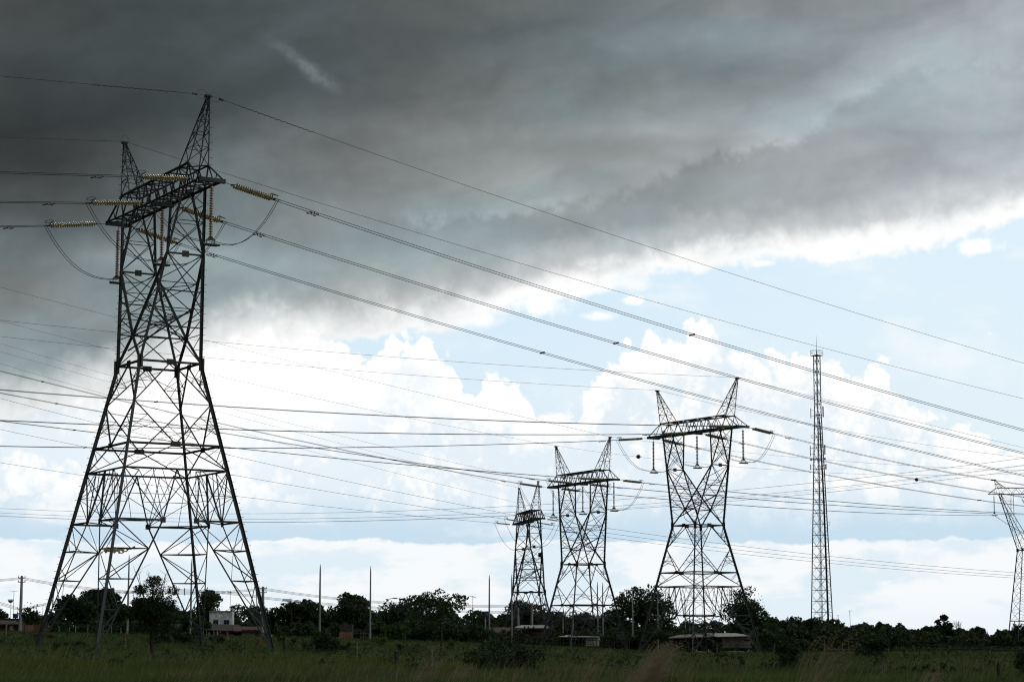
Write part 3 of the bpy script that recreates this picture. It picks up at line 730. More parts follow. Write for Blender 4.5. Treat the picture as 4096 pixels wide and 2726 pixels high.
for k in (1, 2, 3):
    for ph in (-1, 0, 1):
        A = tl(k, ph*UTIP, 0, HTO-.2); c = hang(A, 3.55, f'vertical insulator string below {PHN[ph]} of {WHO[k]}', each=(k == 1 or k == 2), kind='porc' if k == 1 else 'porc_far', rz=TW[k][3]+math.pi/2)
        jumper(clampP[(k, ph, -1)], c, clampP[(k, ph, 1)], f'double slack cable loop below {PHN[ph]} of {WHO[k]}', r=.018 if k == 1 else .02)
for ph in (-1, 0, 1):
    A = tl(4, ph*UTIP, 0, HTO-3.7); jumper(clampP[(4, ph, -1)], A, clampP[(4, ph, 1)], f'single slack cable loop below {PHN[ph]} of {WHO[4]}', twin=False, r=.024, k=2.2)
# earth wires on the peaks
EW = {(1,1,-1):[(0,304)],(1,-1,-1):[(0,548)],(1,1,1):[(2048,804),(3791,1363),(4096,1452)],(1,-1,1):[(2048,1043),(3187,1363),(4096,1594)],
 (2,1,-1):[(0,1280),(1497,1421),(2200,1471)],(2,-1,-1):[(0,1345),(1466,1485),(2200,1537)],(2,-1,1):[(2881,1620),(3433,1733)],(2,1,1):[(3400,1620),(4096,1790)],
 (3,1,-1):[(0,1148),(1260,1468),(2175,1686)],(3,-1,-1):[(0,1282),(830,1493),(1484,1639)],(3,-1,1):[(2556,1827),(2927,1864),(3200,1884)],(3,1,1):[(2918,1802),(3200,1829)],
 (4,1,-1):[(0,1372),(891,1624),(1545,1785)],(4,-1,-1):[(0,1405),(444,1529),(1720,1863)]}
ball_me = MB()
def ico(mb, c, r, k=14):
    mb.lathe([(max(r*math.sin(a), .002), -r*math.cos(a)) for a in np.linspace(0, math.pi, 10)], k, c)
for (k, su, sd_), cons in EW.items():
    A = tl(k, su*UAP, 0, HAP+.12); th = TW[k][3]; ang = th+sd_*math.pi/2
    pts = fit_wire(A, ang, cons, .0003)
    lab = f'thin earth wire {SDN[sd_]} from the {"right" if su > 0 else "left"} peak of {WHO[k]}'
    o = conductor(pts, lab, r=.0125 if k == 1 else .013, m='thin', cat='wire', group='earth wires', name='earth_wire')
    if k == 1:
        d0 = (pts[1]-pts[0]).normalized(); sd2 = d0.cross(Vector((0, 0, 1))).normalized(); up = sd2.cross(d0)
        if su == 1:
            link('clamp', MB().tube([d0*.7, d0*.95], .07, 7).mesh('clamp', M['fit']), o)
            hel = [d0*(1.9+i*.055)+(sd2*math.cos(i*.95)+up*math.sin(i*.95))*.035 for i in range(90)]
            link('spiral_damper', MB().tube(hel, .011, 4).mesh('spiral_damper', M['thin']), o)
            for q in (-1, 1): link('bonding_wire', MB().tube([d0*.8*t_+Vector((0, 0, q*.28*math.sin(math.pi*t_)+.0)) for t_ in np.linspace(0, 1, 9)], .008, 4).mesh('bonding_wire', M['thin']), o)
        elif sd_ == 1:
            link('bonding_wire', MB().tube([Vector((-.3+.6*t_, 0, .45*math.sin(math.pi*t_)-.03)) for t_ in np.linspace(0, 1, 13)], .009, 4).mesh('bonding_wire', M['thin']), o)
    if (k, su, sd_) == (3, -1, 1):
        q = min(pts, key=lambda p: abs(pix(p)[0]-2556)); i = pts.index(q)
        s_ = span(pts[i-1], pts[i+1], None, 0, 40); q = min(s_, key=lambda p: abs(pix(p)[0]-2556))
        mb = MB(); ico(mb, (0, 0, 0), .27); b = link('marker_ball', mb.mesh('marker_ball', M['ball'], True)); b.location = q
        link('clamp', MB().tube([(-.36, 0, .0), (.36, 0, 0)], .045, 6).mesh('clamp', M['fit']), b)
        tag(b, 'dark red marker ball on the earth wire, left of the V-headed tower', 'marker ball', 'aircraft marker balls')
pts = fit_wire(tl(4, -5.2, -.6, 12.6), TW[4][3]-math.pi/2, [(0,1452),(891,1712),(1375,1834)])
conductor(pts, 'thin wire leading left from halfway up the smallest tower', r=.014, m='thin', cat='wire', name='earth_wire')
# a separate line crossing the whole view, nearer at the right
def cross_line(cons, y0, y1, label, r, cat='power line', name='power_conductor', m='wire'):
    A = ray(cons[0][0]-500, cons[0][1], y0); B = ray(cons[-1][0]+500, cons[-1][1], y1)
    ts, zs = [], []
    for px, py in cons:
        q = ray(px, py, 1.); t_ = (A.x-q.x*A.y)/(q.x*(B.y-A.y)-(B.x-A.x)); ts.append(t_); zs.append(q.z*(A.y+(B.y-A.y)*t_))
    cf = np.polyfit(ts, zs, 2); pts = [Vector((A.x+(B.x-A.x)*t_, A.y+(B.y-A.y)*t_, float(np.polyval(cf, t_)))) for t_ in np.linspace(0, 1, 60)]
    o = conductor(pts, label, r=r, cat=cat, name=name, m=m, group='single wires of the line crossing the whole view'); return pts
cross_line([(0,2032),(903,2053),(2200,2014.7),(3200,1935),(4096,1830.6)], 345, 285, 'upper of the single power lines rising gently to the right edge', .022)
cross_line([(0,2050),(903,2073.5),(2200,2040),(3200,1961),(4096,1859)], 347, 287, 'middle of the single power lines rising gently to the right edge', .022)
cross_line([(0,2062),(903,2089),(2200,2051),(3200,1980),(4096,1878)], 349, 289, 'lower of the single power lines rising gently to the right edge', .022)
p4 = cross_line([(0,2060),(903,2087),(2200,2050),(3200,1969),(3667,1915.7),(4096,1862)], 352, 293, 'thin wire carrying the marker ball at right of the telecom mast', .012, 'wire', 'earth_wire', 'thin')
q = min((lp(a, b, t_) for a, b in zip(p4, p4[1:]) for t_ in np.linspace(0, 1, 12)), key=lambda p: abs(pix(p)[0]-3667))
mb = MB(); ico(mb, (0, 0, 0), .26); b = link('marker_ball', mb.mesh('marker_ball', M['ball'], True)); b.location = q
link('clamp', MB().tube([(-.36, 0, .0), (.36, 0, 0)], .045, 6).mesh('clamp', M['fit']), b)
tag(b, 'dark red marker ball right of the telecom mast, near the right edge', 'marker ball', 'aircraft marker balls')

# ------------------------------------------------------------------ suspension tower cut by the right edge
def suspension_tower():
    X, Y = tower5.x, tower5.y; Z = ray(4128, 2198, Y).z; th = 0.04
    t = thing('lattice_tower', 'suspension tower with Y-shaped head, cut off by the right edge', 'pylon', (X, Y, Z), th)
    gb = gz(X, Y)-Z-.1; hc = ray(3973, 1976, Y).z-Z; cs = [(-1,-1),(1,-1),(1,1),(-1,1)]
    lv = [0, .2, .38, .54, .70, .84, 1.]
    S_ = lambda c, f: Vector((c[0]*(1.5+1.9*f), c[1]*(1.5+1.9*f), gb*f))
    for c in cs: bar('leg', S_(c, 0), S_(c, 1), .16, t, (c[0], c[1], 0))
    for i in range(4):
        p, q = cs[i], cs[(i+1) % 4]; out = Vector(((p[0]+q[0])/2, (p[1]+q[1])/2, 0))
        bar('ring_strut', S_(p, 0), S_(q, 0), .1, t, (0, 0, 1)); bar('ring_strut', S_(p, .7), S_(q, .7), .08, t, (0, 0, 1))
        panel('diagonal_brace', S_(p, 0), S_(p, .7), S_(q, 0), S_(q, .7), 7, .065, t, out, horiz=False)
        m_ = (S_(p, .7)+S_(q, .7))/2
        for c in (p, q):
            bar('leg_brace', m_, S_(c, 1), .08, t, out)
            for k in (.3, .6): bar('strut', lp(m_, S_(c, 1), k), S_(c, .7+.3*k), .05, t, out); bar('redundant_brace', lp(m_, S_(c, 1), k), S_(c, .7+.3*(k-.25)), .04, t, out)
    for su in (-1, 1):
        O_, I_, Kn, W0 = {}, {}, {}, {}
        for sv in (-1, 1):
            out = Vector((0, sv, 0)); W0[sv] = Vector((su*1.5, sv*1.5, 0)); O_[sv] = Vector((su*4.7, sv*.75, hc)); I_[sv] = Vector((su*2.55, sv*.75, hc)); Kn[sv] = Vector((su*2.6, sv*.95, hc*.62)); IB = Vector((0, sv*1.4, hc*.12))
            bar('arm_leg', W0[sv], O_[sv], .14, t, (su, sv, 0)); bar('arm_leg', IB, Kn[sv], .12, t, out); bar('arm_leg', Kn[sv], O_[sv], .09, t, out); bar('arm_leg', Kn[sv], I_[sv], .09, t, out)
            bar('diagonal_brace', W0[sv], IB, .08, t, out)
            ko = lp(W0[sv], O_[sv], .62); panel('diagonal_brace', W0[sv], ko, IB, Kn[sv], 5, .06, t, out, cross=False); bar('strut', ko, Kn[sv], .06, t, out)
            panel('diagonal_brace', Kn[sv], O_[sv], Kn[sv], I_[sv], 3, .05, t, out, cross=False)
            link('waist_plate', unit_plate, t, Matrix.Translation(W0[sv]+out*.03) @ Matrix.Diagonal((.4, .05, .55, 1)))
        panel('diagonal_brace', W0[-1], O_[-1], W0[1], O_[1], 7, .06, t, (su, 0, 0))
        ap = Vector((su*5.55, 0, hc+2.45)); bs = [Vector((su*5.25, -.7, hc+1.1)), Vector((su*3.9, -.7, hc+1.1)), Vector((su*3.9, .7, hc+1.1)), Vector((su*5.25, .7, hc+1.1))]
        for b_ in bs: bar('peak_leg', b_, ap, .08, t, (0, 0, 1))
        for k in range(4): bar('peak_brace', lp(bs[k], ap, .5), lp(bs[(k+1) % 4], ap, .5), .05, t, (0, 0, 1)); bar('peak_brace', bs[k], lp(bs[(k+1) % 4], ap, .5), .05, t, (0, 0, 1))
        link('peak_cap', unit_box_steel, t, Matrix.Translation(ap+Vector((-.15, 0, 0))) @ Matrix.Diagonal((.75, .3, .22, 1)))
    for sv in (-1, 1):
        v = sv*.72; out = Vector((0, sv, 0))
        for su in (-1, 1):
            bar('chord', (su*4.7, v, hc), (su*6.7, sv*.2, hc), .12, t, out); bar('chord', (su*5.25, v, hc+1.1), (su*6.7, sv*.2, hc), .11, t, out); bar('web_brace', (su*5.25, v, hc+1.1), (su*5.5, v*.75, hc), .06, t, out)
        bar('chord', (-4.7, v, hc), (4.7, v, hc), .14, t, out); bar('chord', (-5.25, v, hc+1.1), (5.25, v, hc+1.1), .13, t, out)
        us = np.linspace(-5.25, 5.25, 13)
        for i in range(12): bar('web_brace', (us[i]*(.9 if not i % 2 and i == 0 else 1), v, hc+(1.1 if not i % 2 else 0)), (us[i+1], v, hc+(0 if not i % 2 else 1.1)), .075, t, out)
    for u in np.linspace(-4.7, 4.7, 7): bar('strut', (u, -.72, hc), (u, .72, hc), .07, t, (0, 0, 1)); bar('strut', (u, -.72, hc+1.1), (u, .72, hc+1.1), .07, t, (0, 0, 1))
    return t
suspension_tower()
top5 = ray(3973, 1978, 370.); hang(T5S[0]+Vector((0, 0, 3.55)), 3.55, 'vertical insulator string below the left tip of the tower at the right edge', each=False, n=20)
for su_, w_ in ((-1, 'left'), (1, 'right')): stringset(ray(4128+su_*50, 1980, 370.), T5S[1], w_+' slanted insulator string of the V under the middle of the right-edge tower', double=False, kind='porc', each=False, n=20, ring=False)
hang(T5S[2]+Vector((0, 0, 3.55)), 3.55, 'vertical insulator string below the hidden right tip of the tower at the right edge', each=False, n=20) if 0 else None
A = T5S[0]; pts = [lp(A, ray(4400, 2240, 360.), t_)-Vector((0, 0, 1.2*4*t_*(1-t_))) for t_ in np.linspace(0, 1, 20)]
conductor(pts, 'twin power line dropping right from the left insulator of the right-edge tower', twin=True, r=.02, group='conductors of the high-voltage lines')

# ------------------------------------------------------------------ ground
def ground():
    angs = np.concatenate([np.linspace(-math.pi, -.45, 26), np.linspace(-.43, .43, 87), np.linspace(.45, math.pi, 26)])
    rs = np.concatenate([[3], np.linspace(10, 60, 11), np.linspace(63, 260, 66), np.geomspace(270, 9000, 34)])
    V_ = [(r*math.sin(a), r*math.cos(a), gz(r*math.sin(a), r*math.cos(a))) for r in rs for a in angs]; n = len(angs)
    F_ = [(i*n+j, i*n+j+1, (i+1)*n+j+1, (i+1)*n+j) for i in range(len(rs)-1) for j in range(n-1)]
    V_.append((0, 0, -1.75)); me = mesh_np('ground', V_, np.array(F_)[:, ::-1], mat_ground(), True); return link('ground', me, kind='structure')
def mat_ground():
    m = bpy.data.materials.new('field_soil_and_grass'); m.use_nodes = True; t = m.node_tree; b = t.nodes['Principled BSDF']; S.tree = t
    v = S(t.nodes.new('ShaderNodeTexCoord').outputs['Object']); n = noise(v, .05, 8, .65); n2 = noise(v, .9, 6, .7)
    c = mixc(smooth(.4, .62, n), (.07, .088, .028), (.09, .092, .03)); c = mixc(smooth(.45, .65, n2)*.6, c, (.045, .05, .022))
    S.put(c, b.inputs['Base Color']); b.inputs['Roughness'].default_value = .95; b.inputs['Specular IOR Level'].default_value = .1
    bn = t.nodes.new('ShaderNodeBump'); bn.inputs['Strength'].default_value = .9; bn.inputs['Distance'].default_value = .3; S.put(n2, bn.inputs['Height']); t.links.new(bn.outputs[0], b.inputs['Normal'])
    S.tree = T; return m
ground()
gzv = np.vectorize(gz)
def blades(name, n, y0, y1, px0, px1, hgt, wid, m, lean=.25, ypow=1.6, wind=.22, patch=None, lift=0.):
    """n narrow bent blades scattered over a slice of the field"""
    u = rng.random(n); y = (y0**(-1/ypow)+(y1**(-1/ypow)-y0**(-1/ypow))*u)**(-ypow) if ypow else y0+(y1-y0)*u
    px = px0+(px1-px0)*rng.random(n); x = (px-2048)/FOC*y
    if patch: k = patch(x, y) > rng.random(n); x, y = x[k], y[k]; n = len(x)
    z = gzv(x, y)+lift; cl = .75+.5*np.sin(x*.9+np.sin(y*.31)*2)*np.sin(y*.23+x*.2)*.5
    h = hgt*(.45+.75*rng.random(n))*cl; an = rng.random(n)*2*math.pi; ln = lean*h*(.3+rng.random(n))
    lx = np.cos(an)*ln+wind*h; ly = np.sin(an)*ln; w = wid*(.6+.8*rng.random(n)); wa = rng.random(n)*math.pi
    wx, wy = np.cos(wa)*w/2, np.sin(wa)*w/2
    P0 = np.stack([x-wx, y-wy, z-.03], 1); P1 = np.stack([x+wx, y+wy, z-.03], 1)
    P2 = np.stack([x+lx*.4+wx*.7, y+ly*.4+wy*.7, z+h*.6], 1); P3 = np.stack([x+lx*.4-wx*.7, y+ly*.4-wy*.7, z+h*.6], 1); P4 = np.stack([x+lx, y+ly, z+h], 1)
    V_ = np.stack([P0, P1, P2, P3, P4], 1).reshape(-1, 3); b = np.arange(n)[:, None]*5
    F_ = np.concatenate([b+[0,1,2], b+[0,2,3], b+[3,2,4]], 1).reshape(-1, 3)
    return link(name, mesh_np(name, V_, F_, m), kind='stuff')
o = blades('grass', 190000, 46, 170, -500, 4600, .40, .020, M['grass'], ypow=1.0)
o['label'] = 'long green grass blown over in the near field'; o['category'] = 'grass'
o = blades('far_grass', 80000, 120, 262, -300, 4400, .34, .05, M['grass'], ypow=0); o['label'] = 'pale green grass of the far part of the field'; o['category'] = 'grass'
o = blades('dry_grass', 16000, 46, 200, -500, 4600, .75, .012, M['straw'], ypow=1.0, wind=.4, patch=lambda x, y: .25+.75*(np.sin(x*.21+2)*np.sin(y*.13) > .1)); o['label'] = 'dry straw coloured stems scattered through the field'; o['category'] = 'grass'
o = blades('yellow_grass', 26000, 60, 100, -500, 1900, .5, .03, M['grass_yel'], ypow=1.0, patch=lambda x, y: (np.sin(x*.35+1)*np.sin(y*.19+.5) > .15)*.8); o['label'] = 'yellowish green grass patches at lower left'; o['category'] = 'grass'
def leafy(name, n, y0, y1, px0, px1, hgt, sz, m):
    y = y0+(y1-y0)*rng.random(n); x = (px0+(px1-px0)*rng.random(n)-2048)/FOC*y
    z = gzv(x, y)+hgt*rng.random(n)**.7*(.6+.5*np.sin(x*1.3)*np.sin(y*2.1+x*.3))
    return leaf_cards(name, np.stack([x, y, z], 1), sz, m)
def leaf_cards(name, C, sz, m, flat=.5):
    n = len(C); s = sz*(.55+.9*rng.random(n))[:, None]
    a = rng.normal(size=(n, 3)); a /= np.linalg.norm(a, axis=1)[:, None]; b = rng.normal(size=(n, 3)); b -= a*(a*b).sum(1)[:, None]; b /= np.linalg.norm(b, axis=1)[:, None]
    V_ = np.stack([C-a*s*.5, C+b*s*.28, C+a*s*.5, C-b*s*.28], 1).reshape(-1, 3); F_ = np.arange(4*n).reshape(-1, 4)
    return mesh_np(name, V_, F_, m)
link('bean_crop', leafy('bean_crop', 9000, 190, 232, 2620, 4200, .30, .22, M['grass_yel']), kind='stuff')
link('maize_crop', leafy('maize_crop', 6000, 236, 256, 3560, 4250, .75, .3, M['leaf']), kind='stuff')
link('verge_weeds', leafy('verge_weeds', 5000, 225, 262, -200, 2700, .35, .22, M['leaf']), kind='stuff')

# ------------------------------------------------------------------ trees and shrubs
def tree(name, label, cat, x0, x1, ytop, ybase, d, m='leaf_dark', leaves=4200, clumps=16, leaf=.30, airy=.0, trunk=.16, lean=0., crown_lo=None, group=None, seed=None, shape='round', wind=0., px=None, bare=0, xb=None, sink=.25):
    r = np.random.default_rng(seed if seed is not None else int(x0*7+ytop))
    xb = xb if xb is not None else (x0+x1)/2; base = gpt(xb, d); base.z -= .05
    top = ray((x0+x1)/2, ytop, d).z; H = top-base.z; Wd = (x1-x0)/FOC*d
    cx = ((x0+x1)/2-xb)/FOC*d; lo = (ray(xb, crown_lo, d).z-base.z) if crown_lo else H*.02
    t = thing(name, label, cat, tuple(base), 0, group)
    cc = []; ch = (H-lo)
    k = 0
    while len(cc) < clumps and k < 4000:
        k += 1; p = r.uniform(-1, 1, 3)
        rr = p[0]**2+p[1]**2+p[2]**2
        if rr > 1: continue
        if shape == 'dome' and p[2] < -.2: p[2] = -abs(p[2])*.6
        if shape == 'cone' and abs(p[0]) > (1-(p[2]+1)/2)*.9+.12: continue
        if shape == 'hedge': p[2] = p[2]
        rad = r.uniform(.20, .34)*(1-.25*rr)
        cc.append((np.array([cx+p[0]*Wd*.5*(1-rad*.75), p[1]*Wd*.42, lo+ch*.5+p[2]*ch*.5*(1-rad*.7)]), rad*min(Wd, ch)*((.62 if airy == 1 else .50) if airy else .75)))
    C = []
    tot = sum(q[1]**2 for q in cc)
    for c, rad in cc:
        n = int(leaves*rad**2/tot); v = r.normal(size=(n, 3)); v /= np.linalg.norm(v, axis=1)[:, None]
        rr = rad*(.45+.62*r.random(n)**.6)*(1+.18*np.sin(v[:, 0]*5+c[0])*np.sin(v[:, 2]*6+c[2]))
        q = c+v*rr[:, None]*np.array([1.1, 1.1, .82]); q[:, 0] += wind*(q[:, 2]-lo)/max(ch, .1)*(.3+.9*r.random(n))
        C.append(q)
    if airy:
        n = int(leaves*.05); v = r.normal(size=(n, 3)); v /= np.linalg.norm(v, axis=1)[:, None]; v *= r.random(n)[:, None]**.4; C.append(np.array([cx, 0, lo+ch*.5])+v*np.array([Wd*.5, Wd*.4, ch*.5])*.9)
    C = np.concatenate(C)
    a, b = np.percentile(C[:, 0], [1.5, 98.5]); C[:, 0] = cx+(C[:, 0]-(a+b)/2)*(Wd/(b-a))
    a, b = np.percentile(C[:, 2], [1.5, 99.2]); C[:, 2] = lo+(C[:, 2]-a)*((H-lo)/(b-a)); C = C[C[:, 2] > -.1]
    global rng; keep = rng; rng = r
    me = leaf_cards('crown', C, leaf, M[m]); rng = keep
    link('crown', me, t)
    mb = MB(); tw = trunk; fork = Vector((cx*.25, 0, lo+ch*(.12 if not airy else .22)))
    mb.tube([(0, 0, -.2), (cx*.08+r.normal()*.05, 0, fork.z*.45), fork], [tw*1.15, tw*.9, tw*.72], 7); link('trunk', mb.mesh('trunk', M['bark']), t)
    lb = MB()
    for c, rad in sorted(cc, key=lambda q: -q[1])[:min(len(cc), 14)]:
        e = Vector(c)+Vector((0, 0, rad*.3)); e.x += wind*.5*(e.z-lo)/max(ch, .1); m_ = fork.lerp(e, .5)+Vector((r.normal()*.05*Wd, r.normal()*.05*Wd, -.04*ch))
        lb.tube([fork, m_, e], [tw*.42, tw*.26, tw*.07], 5)
    for i in range(bare):
        a = r.uniform(-.9, .9); e = fork+Vector((math.sin(a)*Wd*.55+cx, 0, ch*r.uniform(.8, 1.05))); m_ = fork.lerp(e, .6)+Vector((r.normal()*.1, r.normal()*.1, 0))
        lb.tube([fork, m_, e], [tw*.3, .02, .006], 4)
        for j in range(4): q = m_.lerp(e, r.uniform(0, .8)); lb.tube([q, q+Vector((r.normal()*.25, r.normal()*.2, r.uniform(.1, .5)))], [.01, .004], 3)
    link('limbs', lb.mesh('limbs', M['bark']), t)
    return t
FT = 'trees standing behind the field'
TREES = [
 ('round_tree','small dark tree at the very left edge, behind the utility pole',-60,28,2428,2525,300,'leaf_dark',1500,8,.3),
 ('mango_tree','broad dense dark tree left half of the clump behind the tallest tower',196,400,2392,2530,262,'leaf_dark',5200,22,.34),
 ('mango_tree','tallest dark dome in the clump behind the tallest tower',290,520,2361,2532,268,'leaf_dark',6500,26,.34),
 ('mango_tree','dark tree low at the right of the clump, behind the windswept one',500,700,2400,2536,272,'leaf_dark',4500,20,.34),
 ('round_tree','rounded tree rising behind the white two-storey house',772,914,2364,2470,335,'leaf',3200,16,.36),
 ('garden_tree','dark green garden tree left of the white house',700,836,2446,2545,290,'leaf',3800,16,.34),
 ('garden_tree','dull green tree between the white house and the right leg of the tallest tower',925,1100,2424,2540,350,'leaf_far',3200,18,.36),
 ('mango_tree','wide dark tree with a palm above it, left of the first thin pole',1078,1312,2412,2548,285,'leaf_dark',6000,26,.34),
 ('mango_tree','rounded dark tree between the two thin poles, behind the plank shed',1308,1496,2384,2552,282,'leaf_dark',5600,24,.32),
 ('garden_tree','pale grey-green tree just right of the second thin pole',1478,1640,2404,2560,380,'leaf_far',3300,18,.4),
 ('garden_tree','distant tree top showing above the foliage behind the sparse leafy tree',1600,1790,2386,2560,390,'leaf_far',3300,18,.4),
 ('garden_tree','low distant tree beside the blue water tank',1830,1960,2452,2565,370,'leaf_far',2200,14,.4),
 ('garden_tree','low distant tree right of the blue water tank',1930,2050,2458,2565,375,'leaf_far',2000,14,.4),
 ('garden_tree','uneven distant tree seen between the legs of the smallest tower',2006,2190,2408,2570,352,'leaf_far',3600,20,.4),
 ('garden_tree','low distant tree seen between the legs of the middle tower, left part',2180,2330,2452,2580,345,'leaf_far',2600,16,.4),
 ('garden_tree','low distant tree seen between the legs of the middle tower, right part',2310,2480,2450,2585,340,'leaf_far',2800,16,.4),
 ('round_tree','bushy tree low between the broad airy tree and the V-headed tower',2640,2790,2488,2600,330,'leaf',2400,14,.34),
 ('garden_tree','smooth mound of distant foliage behind the metal-roofed hut',2770,3070,2480,2600,400,'leaf_far',4200,26,.42),
 ('round_tree','ragged green tree right of the V-headed tower',3030,3180,2474,2610,300,'leaf_dark',3200,18,.34),
 ('round_tree','rounded dark tree left of the telecom mast foot',3140,3300,2472,2612,305,'leaf_dark',3600,20,.34),
 ('round_tree','dark bushy tree hiding the foot of the telecom mast',3250,3400,2484,2612,300,'leaf_dark',3200,18,.34),
 ('round_tree','low bushy tree right of the telecom mast foot, below the thin aerial',3370,3500,2500,2612,296,'leaf_dark',2800,16,.34),
 ('round_tree','dark leafy mound under the banana leaves',3470,3610,2500,2612,290,'leaf_dark',3000,18,.34),
 ('round_tree','rounded green mound right of the banana leaves',3620,3740,2510,2612,290,'leaf_dark',2600,16,.34),
 ('round_tree','dark mound under the bare twigs near the right edge',3720,3935,2503,2612,292,'leaf_dark',4200,24,.34),
 ('round_tree','low dark tree right of the bare twigs',3900,3990,2538,2612,292,'leaf_dark',1700,12,.32),
 ('round_tree','loose-leaved tree in front of the right-edge tower, left part',3975,4060,2524,2610,286,'leaf_dark',1300,12,.34),
 ('round_tree','dark tree at the extreme right edge behind the cut-off tower',4035,4190,2492,2612,380,'leaf_dark',2800,18,.38),
]
for (nm, lab, x0, x1, yt, yb, d, m, nl, nc, lf) in TREES:
    nl, lf = int(nl*1.25), lf*(1.45 if nm == 'mango_tree' else 1.25)
    tree(nm, lab, 'tree', x0, x1, yt, yb, d, m, int(nl*1.25), nc, lf, trunk=.22, group=FT)
tree('airy_tree', 'broad airy dark tree with sky showing through, left of the V-headed tower', 'tree', 2458, 2690, 2353, 2570, 275, 'leaf_dark', 7500, 46, .34, airy=1, trunk=.2, crown_lo=2545, group=FT)
tree('airy_tree', 'tall uneven tree of separate leafy lobes right of the V-headed tower', 'tree', 2900, 3062, 2356, 2600, 300, 'leaf_dark', 4200, 26, .32, airy=1, trunk=.2, crown_lo=2520, shape='cone', group=FT)
tree('bushy_tree', 'loose lobed lower side of the tree right of the V-headed tower', 'tree', 2950, 3070, 2412, 2600, 297, 'leaf_dark', 2600, 14, .30, airy=1, trunk=.12, crown_lo=2540, group=FT)
tree('leafy_tree', 'narrow leafy column sticking up from the mound near the right edge', 'tree', 3752, 3816, 2462, 2560, 288, 'leaf_dark', 3000, 26, .36, trunk=.1, group=FT)
tree('windswept_tree', 'small windswept dark tree in front of the tallest tower, trunk in the grass', 'tree', 512, 706, 2312, 2628, 100, 'leaf_dark', 15000, 34, .085, airy=.8, trunk=.10, crown_lo=2552, wind=.10, xb=614, bare=7, seed=5)
tree('savanna_tree', 'sparse broad-leaved tree on two thin stems in the middle of the field', 'tree', 1640, 1872, 2366, 2622, 132, 'leaf', 2100, 40, .17, airy=.8, trunk=.07, crown_lo=2500, xb=1763, seed=11)
tree('small_tree', 'small dark round tree with a short trunk, in the right part of the field', 'tree', 3425, 3548, 2538, 2642, 152, 'leaf_dark', 3600, 16, .14, trunk=.07, crown_lo=2622, xb=3469)
tree('thin_tree', 'slender young tree leaning beside the left utility pole', 'tree', 92, 162, 2428, 2552, 205, 'leaf', 1500, 10, .2, airy=1, trunk=.06, crown_lo=2495, xb=96, wind=.4)
